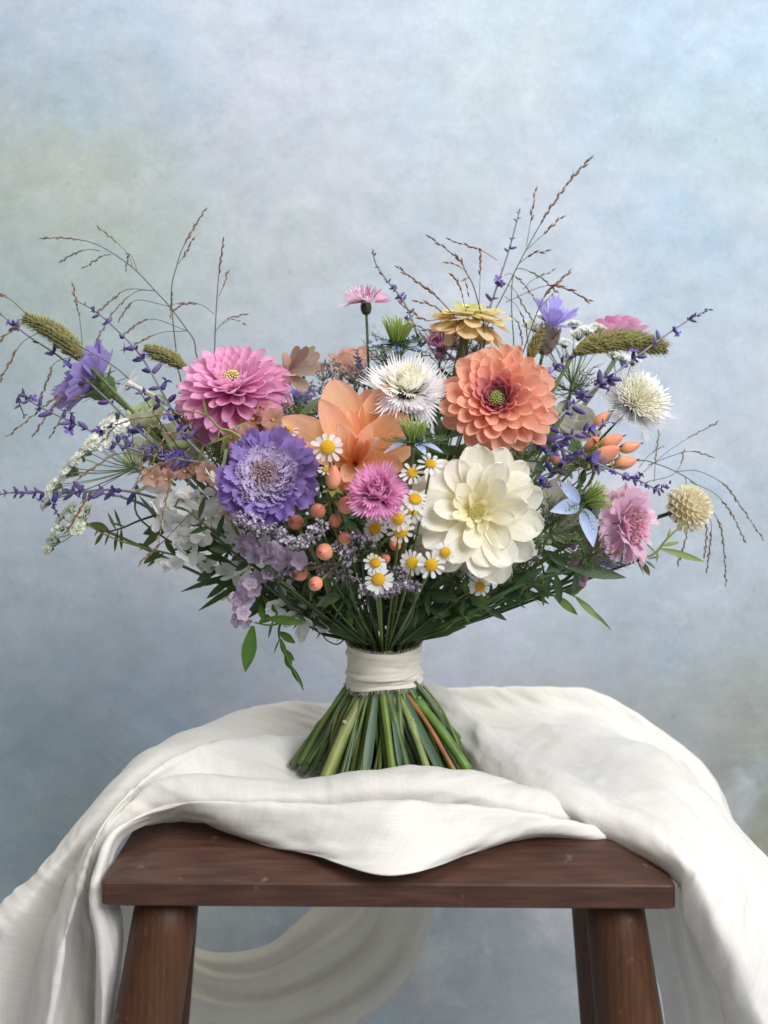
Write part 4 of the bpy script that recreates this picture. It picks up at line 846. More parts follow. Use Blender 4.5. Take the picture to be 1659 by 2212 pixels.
# ---- russian sage
g = Geo(); sc0 = srgb(96, 84, 142)
g.blob(SC(.20, .20, 1), srgb(112, 104, 140), srgb(104, 90, 156), 7, 6, lambda t: math.sin(PI*min(1, .15+.85*t**.8))**.6*(.75+.35*t))
SB = g.mesh('floret', M_BUD)
g2 = Geo(); g2.blob(SC(.18, .18, .72), srgb(96, 88, 140), srgb(84, 70, 150), 6, 5, lambda t: math.sin(PI*min(1, .15+.85*t**.8))**.6)
for i in range(4):
    g2.add(petal('round', .8, 0, -.5, (.6, .4), nu=3, vs=[0, .4, .75, 1]), TR(0, 0, .62) @ RZ(i*1.57+.3) @ RY(-.6) @ SC(.46), srgb(128, 112, 192))
SF = g2.mesh('floret', M_BUD)
def sage(label, pts, Y0, Y1=None, n=11, s=1.0, base=True, skip=.0, size=(18, 27), tip=.5):
    P = pw(pts, Y0, Y1); C_ = catmull(P, 60)
    th = thing('russian_sage_sprig', label, 'sage sprig', C_[-1])
    g = Geo(); g.tube(C_, mm(1.3), mm(3.0), 6, srgb(112, 104, 126), srgb(134, 136, 142)); worldpart('stalk', g, M_STEM, th)
    inv = MW[th.name].inverted()
    for k in range(n):
        t = min(.95, max(0, skip+(1-skip)*(k/(n))**.95*.93+rnd(-.022, .022))); i = min(58, int(t*59)); p = C_[i]; d = (C_[i]-C_[i+1]).normalized()
        ph = k*1.57+rnd(-.4, .4); m_ = random.choice([1, 2, 3, 3, 4, 5]); sz = lerp(size[0]*tip, size[1], min(1, t*1.8))*s
        f = frame_of(d)
        for j in range(m_):
            a = ph+2*PI*j/m_+rnd(-.4, .4); v = f @ Vector((math.cos(a), math.sin(a), rnd(.2, .9)))
            L = mm(sz)*rnd(.45, 1.3); me = SF if (rnd(0, 1) < .28 and t > .25) else SB
            part('floret', me, th, inv @ (Matrix.Translation(p+d*rnd(-.002, .002)) @ frame_of(v, rnd(0, 6)) @ SC(L)), jit((.92, .9, .95), .18) if rnd(0, 1) < .7 else jit((.6, .56, .66), .12))
    if base: stem(th, C_[-1], C_[-1]-C_[-4], .0011, color=srgb(124, 128, 130))
    return th
sage('purple sage sprig crossing left edge behind the lilac scabiosa', [(-25, 660), (0, 678), (60, 725), (130, 772), (205, 838), (300, 930), (380, 1010)], .03, -.02, 10)
sage('purple sage sprig rising left of the pink dahlia', [(165, 650), (205, 672), (255, 715), (305, 770), (352, 850), (392, 925), (415, 970)], .0, -.03, 13)
sage('purple sage sprig with hooked tip below the lilac scabiosa', [(52, 898), (40, 862), (52, 850), (75, 872), (120, 895), (185, 925), (245, 955), (330, 985), (400, 1010)], -.01, -.04, 16)
sage('purple sage sprig arching over the pale green flower on the left', [(265, 830), (305, 845), (345, 872), (372, 905), (400, 945), (440, 985)], -.03, -.06, 9)
sage('purple sage sprig pointing straight left over the lowest umbel', [(-20, 1078), (10, 1066), (60, 1063), (110, 1064), (170, 1062), (240, 1058), (300, 1066), (380, 1090)], -.02, -.05, 14)
sage('small drooping purple sage tip under the white umbel', [(128, 1118), (118, 1098), (118, 1080), (140, 1066), (190, 1062), (260, 1072)], -.01, -.03, 8, s=.8)
sage('purple sage sprig in the shade above the brown statice', [(290, 960), (335, 975), (380, 990), (440, 1000)], -.05, -.06, 7)
sage('slender purple sage sprig beside the pink and white cornflower', [(805, 540), (812, 570), (835, 605), (868, 645), (890, 690), (905, 740), (918, 800)], .04, .02, 14, s=.62)
sage('tallest purple sage sprig behind the zinnia', [(1122, 455), (1112, 495), (1098, 545), (1080, 600), (1060, 660), (1045, 715), (1035, 770)], .05, .03, 9, s=.78)
sage('long purple sage sprig reaching to the upper right corner of the bouquet', [(1532, 668), (1490, 690), (1430, 730), (1350, 790), (1270, 850), (1205, 905), (1150, 965)], -.01, -.04, 15)
sage('short purple sage sprig under the right foxtail spike', [(1300, 728), (1265, 745), (1225, 775), (1190, 805), (1165, 840)], .0, -.01, 8, s=.8)
sage('purple sage sprig trailing right over the pale pink scabiosa', [(1442, 1048), (1418, 1056), (1385, 1040), (1345, 1026), (1295, 1003), (1249, 985), (1195, 960), (1140, 930)], -.065, -.05, 15)
sage('purple sage sprig under the right edge of the peach dahlia', [(1318, 912), (1290, 920), (1250, 935), (1210, 950), (1160, 962), (1110, 972)], -.05, -.07, 10)
sage('dark purple sage sprig between the dahlias beside the salmon berries', [(1240, 990), (1215, 1005), (1185, 1030), (1160, 1065)], -.02, -.03, 8, s=1.0)
sage('thin sage tip in front of the apricot petals at the back', [(772, 755), (775, 785), (782, 815), (790, 850)], .04, .03, 8, s=.7)

# ---- grasses
spk = Geo(); spk.blob(SC(.135, .135, 1), srgb(120, 92, 74), srgb(172, 148, 126), 5, 4, lambda t: math.sin(PI*min(1, .08+.92*t**.7))**.8)
def spikelets(g, P, s0, s, tint, dens=1.0):
    n = len(P); L = sum((P[i+1]-P[i]).length for i in range(n-1)); s *= 1.45; k = int(L*(1-s0)/(s*.50)*dens); acc = 0
    for q in range(max(3, k)):
        t = s0+(1-s0)*q/max(1, k-1); i = min(n-2, int(t*(n-1))); p = P[i].lerp(P[i+1], t*(n-1)-i); d = (P[i+1]-P[i]).normalized()
        f = frame_of(d); a = q*2.4+rnd(-.5, .5); v = f @ Vector((math.cos(a)*.26, math.sin(a)*.26, 1))
        p = p+(v-d)*s*.10
        g.add(spk, Matrix.Translation(p) @ frame_of(v) @ SC(s*rnd(.75, 1.1)), jit(tint, .25))
def grass(label, main, branches, Y, s=9, tint=(1, 1, 1), stemc=srgb(92, 84, 66), s0=.55, base=True, wire=1.15):
    P = catmull(pw(main, Y[0], Y[1]), 40)
    th = thing('grass_panicle', label, 'grass', P[0])
    g = Geo(); g.tube(P, mm(wire*1.2), mm(wire*.7), 4, stemc)
    gs = Geo(); spikelets(gs, P, s0, mm(s), tint)
    for br in branches:
        b0 = .45
        if isinstance(br[0], float): b0 = br[0]; br = br[1:]
        Q = catmull(pw(br, lerp(Y[0], Y[1], .5), Y[1]+rnd(-.02, .02)), 18); g.tube(Q, mm(wire*.8), mm(wire*.6), 3, stemc)
        spikelets(gs, Q, b0, mm(s), tint)
    worldpart('stalk', g, M_STEM, th); worldpart('spikelets', gs, M_BUD, th, kind='stuff')
    if base: stem(th, P[0], P[0]-P[3], .0006, color=stemc, rb=.0014)
DK = (.75, .62, .6)
grass('wide tan grass panicle arching over the left side', [(420, 740), (415, 728), (367, 663), (335, 628), (292, 583), (240, 545), (195, 523), (140, 514), (95, 515)],
      [[(217, 542), (192, 539), (160, 548), (134, 564)], [(240, 550), (220, 554), (184, 577)], [.5, (295, 583), (285, 554), (278, 552), (272, 578)], [.6, (285, 575), (277, 550), (245, 518), (214, 493)],
       [(335, 628), (277, 625), (245, 645), (220, 667)], [(335, 628), (295, 630), (250, 668), (212, 728)], [(365, 662), (300, 648), (276, 664), (258, 690)], [(405, 715), (337, 690), (300, 698), (277, 716)], [(405, 715), (350, 718), (310, 735), (270, 755)],
       [.3, (367, 663), (370, 650), (371, 640), (368, 678)], [(367, 663), (385, 655), (415, 657)]], (.02, .03), 9, s0=.78)
grass('single tan grass stalk rising above the pink dahlia', [(385, 800), (370, 643), (382, 573), (400, 525), (440, 457)], [[.3, (385, 570), (400, 548), (414, 520)]], (.03, .03), 10, s0=.74)
grass('dark upright grass stalk left above the pink dahlia', [(463, 780), (466, 690), (472, 600), (482, 523)], [[(463, 679), (438, 660), (405, 655), (376, 668)], [.5, (466, 715), (490, 690), (525, 680)], [.5, (480, 700), (500, 690), (512, 693)], [.4, (472, 640), (484, 615), (490, 592)]], (.03, .03), 10, DK, s0=.7)
grass('tan grass panicle drooping at the left edge of the picture', [(380, 960), (355, 925), (275, 815), (180, 752), (110, 715), (58, 678), (20, 645), (-10, 633)],
      [[.2, (90, 705), (50, 700), (20, 718), (-5, 740)], [(90, 715), (48, 740), (20, 785), (-5, 830)], [(200, 765), (125, 780), (105, 815), (86, 868)], [(250, 800), (160, 830), (112, 865), (22, 938)], [(250, 800), (165, 840), (115, 880), (76, 935)], [(275, 815), (205, 845), (155, 870), (112, 938)], [.55, (178, 745), (172, 690), (158, 620)]], (-.01, -.01), 11, (1.0, .85, .8), s0=.86)
grass('pale pinkish grass tufts hanging over the white flowers on the left', [(440, 960), (410, 940), (380, 935), (358, 942), (335, 990)],
      [[.1, (360, 935), (325, 922), (312, 970), (297, 1040)], [.1, (430, 1000), (418, 1020), (400, 1055), (384, 1085)], [.1, (400, 1010), (371, 1040), (355, 1095), (343, 1165)], [.3, (330, 985), (257, 980), (210, 1005), (172, 1032)], [.3, (290, 1010), (200, 1065), (170, 1105), (147, 1145)], [.3, (400, 1120), (352, 1170), (330, 1190), (306, 1212)], [.1, (400, 985), (350, 1000), (320, 1020), (290, 1050)], [.1, (330, 900), (290, 905), (250, 920), (230, 945)], [.1, (420, 930), (400, 900), (360, 895), (300, 905)]], (-.06, -.085), 10, (1.12, .95, .88), s0=.3)
grass('tallest dark grass stalk reaching above the bouquet', [(1045, 745), (1053, 703), (1090, 631), (1134, 544), (1181, 462), (1228, 394), (1274, 344)],
      [[.5, (1137, 531), (1146, 478), (1156, 415)], [.5, (1137, 540), (1174, 506), (1209, 473)], [.3, (1120, 570), (1150, 548), (1177, 543)]], (.0, .02), 13, DK, s0=.62)
grass('drooping green grass panicle right of the zinnia', [(1110, 740), (1105, 660), (1108, 600), (1122, 580), (1165, 597), (1200, 628)],
      [[(1090, 595), (1105, 592), (1130, 612), (1158, 650)], [(1080, 605), (1110, 625), (1130, 660), (1150, 690)], [.6, (1130, 625), (1150, 605), (1192, 586)], [(1090, 640), (1115, 660), (1135, 700), (1140, 740)], [.3, (1070, 690), (1060, 720), (1075, 745), (1085, 765)], [.3, (1100, 680), (1120, 700), (1128, 740)]], (.03, .03), 9, (.8, .86, .6), stemc=srgb(104, 108, 74), s0=.7)
grass('dark grass stalks fanning out behind the blue cupid dart flower', [(1120, 790), (1160, 675), (1184, 631), (1228, 590)], [[.45, (1093, 653), (1168, 620), (1215, 620), (1270, 648)], [.5, (1165, 665), (1180, 650), (1190, 640)]], (.0, .01), 12, DK, s0=.55)
grass('dark grass stalks leaning left above the zinnia', [(1045, 700), (1024, 622), (1006, 587), (990, 559), (931, 514)], [[.4, (1009, 587), (990, 575), (971, 568)], [.3, (1012, 600), (1005, 605), (1010, 630)], [.45, (1074, 562), (1037, 540), (976, 520)], [.5, (1034, 680), (1037, 594), (1038, 548)], [.3, (1010, 690), (993, 619), (979, 597)]], (-.02, -.01), 11, DK, s0=.62)
grass('tan grass ear pointing left in front of the zinnia', [(1000, 740), (985, 690), (942, 640), (909, 615), (863, 580)], [[.1, (960, 680), (935, 660), (905, 652)], [.3, (950, 690), (915, 690), (870, 660)], [.3, (960, 720), (930, 715), (890, 700)]], (-.02, -.02), 12, (.9, .78, .7), s0=.45)
grass('fuzzy maroon grass behind the middle sweet sultan', [(960, 830), (950, 790), (930, 750), (905, 715)], [[.2, (955, 800), (975, 760), (985, 700)], [.2, (955, 800), (1000, 770), (1020, 735)], [.2, (950, 790), (960, 740), (950, 690)], [.2, (950, 800), (920, 790), (890, 800)], [.2, (955, 800), (930, 770), (905, 770)], [.2, (955, 810), (985, 800), (1000, 770)]], (.02, .03), 8, (.9, .6, .66), s0=.2)
grass('fine green grass panicle trailing down at the far right', [(1300, 1010), (1379, 995), (1415, 1001), (1460, 1019), (1506, 1049), (1533, 1094), (1554, 1131), (1563, 1179), (1568, 1258)],
      [[(1460, 1019), (1506, 1017), (1560, 1043), (1590, 1079), (1645, 1160)], [(1490, 1040), (1545, 1067), (1581, 1112), (1608, 1166)], [(1520, 1075), (1536, 1131), (1533, 1179), (1527, 1232)], [(1515, 1065), (1526, 1137), (1522, 1198)], [.4, (1413, 1040), (1416, 992), (1423, 937)], [.7, (1400, 1040), (1448, 1028), (1470, 1005), (1476, 978)], [.7, (1390, 1020), (1430, 985), (1480, 950), (1545, 915)], [.7, (1400, 1005), (1450, 985), (1490, 975), (1535, 985)], [.7, (1380, 1010), (1400, 985), (1430, 965)], [(1480, 1030), (1490, 1100), (1480, 1170), (1465, 1215)]], (.01, .02), 9, (.75, .78, .66), stemc=srgb(92, 102, 84), s0=.72)

# ---- foxtail spikes
def foxtail(label, pts, Y, r, col=srgb(118, 126, 74), n=420, base=None):
    P = catmull(pw(pts, Y), 40); th = thing('foxtail_spike', label, 'foxtail', P[0])
    g = Geo(); sp = Geo(); sp.blob(SC(.20, .20, 1), (1, 1, 1), (1.1, 1.05, .9), 5, 4, lambda t: math.sin(PI*min(1, .1+.9*t**.7))**.9)
    R = mm(r, Y)
    g.tube(P, R*.3, R*.16, 6, jit(col))
    for i in range(n):
        t = (i+.5)/n; k = min(38, int(t*39)); p = P[k].lerp(P[k+1], t*39-k); d = (P[k+1]-P[k]).normalized(); f = frame_of(d); a = i*2.39996
        v = f @ Vector((math.cos(a), math.sin(a), .75)); w_ = (1-.45*max(0, t-.6)/.4)*min(1, .55+t*3)
        c = jit(mixc(col, srgb(150, 126, 86), rnd(0, .5)+.35*max(0, t-.75)), .2)
        g.add(sp, Matrix.Translation(p) @ frame_of(v) @ SC(R*.92*w_*rnd(.8, 1.2)), c)
        if i % 2 == 0:
            q = p+v.normalized()*R*.7*w_; g.tube([q, q+(v.normalized()+d*.6).normalized()*R*.75*w_], R*.028, R*.010, 3, mixc(c, (1, 1, .8), .25))
    worldpart('spike', g, M_BUD, th, kind='stuff')
    stem(th, P[0], base or (P[0]-P[4]), .0015, color=srgb(112, 126, 70))
foxtail('green foxtail spike at the upper left pointing up left', [(182, 778), (150, 745), (110, 712), (58, 688)], -.0, 29, n=420)
foxtail('short green foxtail spike tucked behind the pink dahlia', [(400, 792), (360, 770), (316, 754)], .015, 24, n=240)
foxtail('long green foxtail spike on the right pointing right', [(1240, 762), (1290, 742), (1345, 735), (1395, 742), (1432, 752)], -.005, 32, n=460, base=Vector((-.5, .1, -.9)))
foxtail('stubby olive foxtail spike between peach dahlia and blue flower', [(1142, 780), (1155, 745), (1170, 715)], .01, 18, col=srgb(122, 118, 74), n=170)

# ---- white lace umbels
flo = Geo()
for i in range(5): flo.add(petal('round', .8, 0, .1, (.3, .2), nu=2, vs=[0, .5, .85, 1]), RZ(i*1.257) @ RY(-.15) @ SC(1))
def umbel(label, node, Y, heads, ax, fl_r=6, cl=srgb(248, 249, 242), dn=(0, 0, -1), nfl=26, stem_r=.0013):
    b = at(*node, Y); th = thing('lace_umbel', label, 'umbel', b)
    g = Geo()
    for h in heads:
        hp = at(h[0], h[1], h[2] if len(h) > 2 else Y+rnd(-.03, .03)); rad = mm(h[3] if len(h) > 3 else 17, Y)*1.2
        g.tube(catmull([b, b.lerp(hp, .5)+Vector((0, 0, -.002)), hp-(hp-b).normalized()*rad*.7], 8), mm(1.5), mm(1.0), 4, srgb(118, 136, 84))
        gf = Geo(); f = frame_of(((hp-b).normalized()*.6+Vector(ax)).normalized()); q = hp-(f @ Vector((0, 0, 1)))*rad*.8
        for i in range(nfl):
            t = math.sqrt((i+.5)/nfl); a = i*2.39996; p = hp+(f @ Vector((rad*t*math.cos(a), rad*t*math.sin(a), rad*.32*(1-t*t)+rnd(-.08, .08)*rad)))
            gf.tube([q, p], mm(.8), mm(.6), 3, srgb(140, 156, 100)); s_ = mm(fl_r)*1.35*rnd(.7, 1.05)
            gf.add(flo, Matrix.Translation(p) @ f @ RX(rnd(-.7, .7)) @ RY(rnd(-.7, .7)) @ SC(s_), jit(cl, .06) if rnd(0, 1) < .93 else jit(srgb(196, 206, 160), .1))
        worldpart('umbellet', gf, M_THIN, th, kind='stuff')
    worldpart('rays', g, M_STEM, th); stem(th, b, dn, stem_r, color=srgb(116, 132, 76))
umbel('large white lace umbel seen edge-on at the left', (292, 1012), -.02, [(98, 1085, -.02, 14), (112, 1055, -.05, 15), (122, 1048, .01, 15), (140, 1022, -.04, 16), (152, 1012, .02, 15), (170, 990, -.05, 16), (185, 975, .0, 16), (200, 955, -.05, 16), (215, 940, .02, 16), (232, 915, -.03, 15), (248, 895, .01, 15), (262, 922, -.05, 15), (285, 928, .0, 13), (160, 1020, .05, 14), (205, 965, .06, 14), (225, 958, -.07, 14)], (-.55, -.5, .6), 6.0, nfl=34, dn=(.8, 0, -.5))
umbel('small greenish umbel hanging lowest at the far left', (186, 1132), -.01, [(112, 1168, -.01, 20), (128, 1140, -.03, 15), (130, 1120, .0, 13), (172, 1118, -.03, 22), (152, 1098, .0, 15), (185, 1100, .01, 14), (105, 1185, -.02, 13), (170, 1140, -.04, 14)], (-.3, -.6, .6), 4.2, srgb(236, 240, 218), (.9, 0, -.25), 26)
umbel('white lace umbel behind the blue cupid dart flower', (1235, 830), .05, [(1175, 680, .05, 15), (1155, 705, .04, 14), (1140, 700, .06, 12), (1250, 722, .05, 16), (1270, 712, .04, 17), (1292, 708, .06, 16), (1220, 740, .03, 14), (1200, 690, .09, 14), (1265, 745, .03, 15), (1240, 700, .09, 14), (1300, 740, .06, 14), (1180, 745, .03, 14)], (0, -.15, 1), 5.5)
umbel('small white umbel peeping under the right foxtail spike', (1335, 850), .05, [(1345, 772, .05, 15), (1368, 778, .04, 14), (1325, 765, .06, 14), (1385, 760, .06, 12)], (0, -.2, 1), 5.0)

# ---- misty statice sprays (tiny lilac florets)
def spray(label, pts, Y, r, n, cols, s=5.0, stemc=srgb(96, 106, 78), kind_='statice_spray'):
    th = thing(kind_, label, 'statice spray', at(pts[0][0], pts[0][1], Y)); g = Geo(); gs = Geo()
    for i in range(n):
        q = random.choice(pts); a = rnd(0, 6.28); rr = r*math.sqrt(rnd(0, 1))
        p = at(q[0]+rr*math.cos(a), q[1]+rr*math.sin(a)*.75, Y+rnd(-.012, .014)); v = Vector((rnd(-1, 1), rnd(-1.2, .2), rnd(.0, 1.4))).normalized()
        c = jit(random.choice(cols), .12); sz = mm(s)*rnd(.7, 1.2)
        g.blob(Matrix.Translation(p-v*sz*1.6) @ frame_of(v) @ SC(sz*.34, sz*.34, sz*1.7), mixc(c, srgb(86, 80, 70), .55), c, 5, 4)
        if rnd(0, 1) < .7: g.add(flo, Matrix.Translation(p) @ frame_of(v) @ SC(sz*.62), c)
        if i % 4 == 0:
            k = at(q[0], q[1]+r*.9, Y+.012); gs.tube(catmull([p-v*sz*1.5, p.lerp(k, .5)-v*.002, k], 5), mm(.9), mm(1.1), 3, stemc)
    worldpart('florets', g, M_THIN, th, kind='stuff'); worldpart('twigs', gs, M_STEM, th)
    stem(th, at(pts[-1][0], pts[-1][1]+r, Y+.015), (0, .1, -1), .0008, rb=.0016)
LIL = [srgb(206, 192, 214), srgb(186, 168, 196), srgb(226, 216, 228), srgb(160, 142, 168)]
spray('frothy lilac white spray under the violet scabiosa on its left', [(525, 1118), (545, 1128), (555, 1142)], -.12, 24, 120, LIL)
spray('frothy lilac white spray curving under the violet scabiosa', [(590, 1142), (612, 1158), (636, 1170), (660, 1168), (680, 1150), (690, 1134)], -.125, 20, 230, LIL)
spray('lilac spray among the peach berries left of the daisies', [(752, 1190), (735, 1180), (770, 1160), (785, 1160), (795, 1170), (750, 1210)], -.112, 20, 190, LIL)
spray('lilac white spray below the lowest daisy', [(790, 1272), (815, 1278), (835, 1278), (855, 1270), (880, 1262), (898, 1268)], -.12, 16, 200, LIL)
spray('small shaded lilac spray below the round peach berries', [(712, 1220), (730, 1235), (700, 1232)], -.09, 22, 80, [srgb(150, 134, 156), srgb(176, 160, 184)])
BRN = [srgb(128, 112, 108), srgb(104, 88, 88), srgb(176, 160, 160), srgb(206, 196, 196)]
spray('brownish dried spray behind the orange dahlia', [(715, 790), (740, 800), (770, 795), (725, 815), (690, 830), (700, 800), (785, 815), (760, 830)], .0, 24, 260, BRN, 5.5)
spray('small dark dried twiglets left of the orange dahlia', [(662, 858), (650, 880), (675, 880)], -.02, 18, 40, BRN, 6)

# ---- papery statice
def ruffle(n=5, seed=0, colf=None):
    g = Geo(); rs = random.Random(seed); nr = 30; rows = []; cols = []; uvs = []
    for k, t in enumerate([0.05, .3, .55, .8, 1.0]):
        row = []; 
        for j in range(nr):
            a = 2*PI*j/nr; lob = 1-.22*t*t*(abs(math.cos(n*a/2+seed)))**3; r = t*lob; z = .55*(1-(1-t)**2)+.12*t*t*math.sin(a*7+seed)+.06*t*math.sin(a*13+seed*2)
            row.append(Vector((r*math.cos(a), r*math.sin(a), z*.8)))
        rows.append(row); cols.append([mixc((.75, .7, .7), (1, 1, 1), t)]*nr); uvs.append([(j/nr, t) for j in range(nr)])
    g.grid(rows, cols, uvs, wrap=True); return g
RUF = [ruffle(5, s).mesh('floret', M_THIN) for s in range(4)]
g = Geo()
for i in range(5): g.add(petal('round', .8, .5, -.2, (.6, .3), nu=2, vs=[0, .5, .85, 1]), RZ(i*1.257) @ RY(-.7) @ SC(.34), None)
EYE = g.mesh('eye', M_THIN)
def statice(label, items, Y, col, eyec, r=22, stem_at=None):
    x, y = items[0][0], items[0][1]; th = thing('statice', label, 'statice', at(x, y, Y))
    inv = MW[th.name].inverted()
    for it in items:
        px, py = it[:2]; ax = it[2] if len(it) > 2 else (rnd(-.6, .6), -.8, rnd(-.1, .8)); dY = it[3] if len(it) > 3 else rnd(-.012, .012)
        p = at(px, py, Y+dY); s_ = mm(r)*rnd(.85, 1.12); f = frame_of(ax, rnd(0, 6))
        o = part('floret', random.choice(RUF), th, inv @ (Matrix.Translation(p) @ f @ TR(0, 0, -s_*.3) @ SC(s_)), jit(col, .08))
        if eyec: part('eye', EYE, o, TR(0, 0, .12) @ SC(.8), eyec)
        g = Geo(); b = p-(f @ Vector((0, 0, 1)))*s_*.3; g.tube([b, b-(f @ Vector((0, 0, 1)))*s_*.9], mm(4), mm(3), 5, srgb(92, 104, 66)); worldpart('tube', g, M_STEM, th)
    sx, sy = stem_at or (x, y+20); stem(th, at(sx, sy, Y+.02), (0, .2, -1), .0014)
AP = srgb(206, 146, 116); YE = srgb(240, 208, 60)
statice('apricot brown papery statice under the pink dahlia', [(520, 925), (548, 905), (575, 890), (500, 945), (535, 940), (560, 915), (590, 905), (508, 970)], -.055, srgb(204, 138, 108), YE, 24)
statice('brown papery statice with yellow eyes left of the violet scabiosa', [(345, 1022, (-.2, -.7, .7)), (375, 1012, (0, -.6, .8)), (400, 1018), (425, 1005), (360, 1035), (445, 1020), (470, 1030), (330, 1030)], -.065, srgb(190, 132, 106), YE, 25)
statice('pale buff papery statice at the left edge of the violet scabiosa', [(492, 1085), (495, 1110), (500, 1065)], -.075, srgb(206, 170, 130), None, 20)
LI = srgb(204, 178, 214)
statice('lilac papery statice below the lilac sprays', [(540, 1185), (525, 1170), (565, 1175), (600, 1195, (.1, -.8, .4)), (585, 1205), (615, 1210), (550, 1200), (645, 1210), (575, 1190), (530, 1190), (605, 1215), (625, 1195), (545, 1170), (590, 1185)], -.095, srgb(190, 166, 198), None, 19)
statice('lilac papery statice spike hanging at the lower left', [(560, 1245, (.1, -.9, .3)), (580, 1240), (528, 1268, (-.3, -.8, .2)), (522, 1285), (535, 1295), (515, 1310), (525, 1325), (540, 1262), (512, 1340), (530, 1345), (548, 1275), (520, 1300)], -.085, LI, srgb(240, 236, 214), 16, (600, 1270))
statice('mauve papery flowers in the shade at the lower right', [(1265, 1180, (.4, -.8, .2)), (1250, 1205), (1275, 1210), (1240, 1225), (1262, 1235), (1290, 1195, (.6, -.6, .3)), (1235, 1170), (1250, 1255), (1285, 1165)], -.02, srgb(170, 106, 146), srgb(214, 206, 120), 20)

# ---- white larkspur florets
wp = [petal('round', .72, .0, b, (.8, .3), nu=5, vs=[0, .25, .5, .75, .9, 1], ruf=.06, seed=s, colf=lambda u, v: mixc((.88, .92, .74), (1, 1, 1), min(1, v*2.5))).mesh('petal', M_PETAL) for s, b in enumerate([.1, -.25, .3])]
g = Geo()
for i in range(6): g.blob(RZ(i) @ RY(.4) @ SC(.04, .04, .22), srgb(170, 178, 110), srgb(214, 212, 160), 5, 4)
WEYE = g.mesh('floret', M_BUD)
def larkspur(label, items, Y, col, r=32, stem_to=None, name='larkspur'):
    th = thing(name, label, 'larkspur', at(items[0][0], items[0][1], Y)); inv = MW[th.name].inverted()
    for it in items:
        px, py = it[:2]; ax = it[2] if len(it) > 2 else (rnd(-.7, .5), -.8, rnd(-.5, .6)); dY = it[3] if len(it) > 3 else rnd(-.015, .015)
        p = at(px, py, Y+dY); s_ = mm(r, Y)*rnd(.9, 1.1)
        o = part('floret', WEYE, th, inv @ (Matrix.Translation(p) @ frame_of(ax, rnd(0, 6)) @ SC(s_)))
        cl_ = rnd(-.2, .7)
        for k in range(random.choice([4, 5, 5, 6])): part('petal', random.choice(wp), o, RZ(k*1.257+rnd(-.3, .3)) @ RY(-cl_-rnd(-.3, .45)) @ RX(rnd(-.5, .5)) @ SC(rnd(.75, 1.2), rnd(.8, 1.2), 1), jit(col, .04))
        g = Geo(); b = p; q = at(px+rnd(5, 30), py+rnd(5, 25), Y+.03); g.tube(catmull([b, b.lerp(q, .5)+Vector((0, .004, -.003)), q], 5), mm(2), mm(2.4), 5, srgb(112, 128, 80)); worldpart('stalk', g, M_STEM, th)
    sx, sy = stem_to or (items[0][0]+40, items[0][1]+20); stem(th, at(sx, sy, Y+.03), (.7, 0, -.7), .0016)
WC = srgb(248, 248, 246)
larkspur('white larkspur in the lower left with round cupped bud', [(345, 1065, (-.3, -.8, .4)), (365, 1100, (-.2, -.9, .2)), (395, 1080), (415, 1110, (-.1, -.9, .1)), (385, 1130, (-.4, -.8, -.1)), (440, 1090), (470, 1070), (460, 1120), (345, 1110, (-.7, -.6, .0))], -.065, WC, 40, (520, 1160))
larkspur('shaded white larkspur trailing below the first one', [(420, 1165, (-.2, -.9, -.2)), (490, 1150), (450, 1205, (-.2, -.8, -.4)), (520, 1215), (405, 1200, (-.5, -.8, -.3)), (375, 1210, (-.7, -.6, -.3)), (540, 1225), (500, 1240), (560, 1180)], -.045, srgb(240, 242, 236), 38, (560, 1260))
larkspur('white larkspur blossom hanging just left of the ribbon neck', [(665, 1300, (-.1, -.9, .1)), (650, 1340, (-.2, -.8, -.4)), (690, 1320, (.2, -.85, -.2)), (630, 1300, (-.4, -.8, .2))], -.035, srgb(232, 234, 230), 38, (720, 1330))

larkspur('white florets filling the gap under the violet scabiosa on the left', [(480, 1105), (515, 1155), (440, 1150), (425, 1075), (385, 1155)], -.05, WC, 28, (560, 1220))
larkspur('small white florets low behind the hanging lilac statice', [(575, 1275), (600, 1290), (560, 1260), (620, 1270), (590, 1310), (640, 1290), (610, 1250)], -.04, srgb(238, 240, 234), 26, (660, 1300))
spray('grey lilac spray in front of the leaves between statice and berries', [(640, 1225), (660, 1215), (620, 1230), (600, 1240)], -.085, 22, 110, LIL)
spray('pale lilac spray behind the trio of daisies', [(850, 1235), (870, 1245), (835, 1225), (760, 1245)], -.085, 22, 110, LIL)
spray('brown and cream dried spray above the violet scabiosa', [(600, 880), (620, 895), (595, 905)], -.03, 22, 70, BRN, 5.5)
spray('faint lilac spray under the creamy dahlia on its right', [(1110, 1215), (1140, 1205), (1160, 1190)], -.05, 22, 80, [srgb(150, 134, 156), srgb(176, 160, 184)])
def feather(label, px, py, Y, r, n, col, ax=(0, -.4, 1)):
    b = at(px, py, Y); th = thing('fennel_sprig', label, 'sprig', b); g = Geo(); f = frame_of(ax)
    for i in range(n):
        a = i*2.39996; el = rnd(-.2, 1.2); d = f @ Vector((math.cos(a)*math.cos(el), math.sin(a)*math.cos(el), math.sin(el))); L = mm(r)*rnd(.6, 1.1); c = jit(col, .2)
        P = catmull([b, b+d*L*.5+Vector((0, 0, -.002)), b+d*L], 9); g.tube(P, mm(1.4), mm(.6), 3, c)
        for k in range(2, 9):
            for sg in (-1, 1):
                sd = d.cross(Vector((rnd(-1, 1), rnd(-1, 1), 1))).normalized()*sg; l2 = L*rnd(.15, .38); q = P[k]
                g.tube([q, q+(d*.6+sd*.7)*l2*.6, q+(d*.95+sd*.6+Vector((rnd(-.3, .3), 0, rnd(-.3, .3))))*l2], mm(1.0), mm(.45), 3, c)
    worldpart('threads', g, M_LEAF, th, kind='stuff'); stem(th, b, (0, .1, -1), .0009, rb=.0018)
FG = srgb(112, 132, 80)
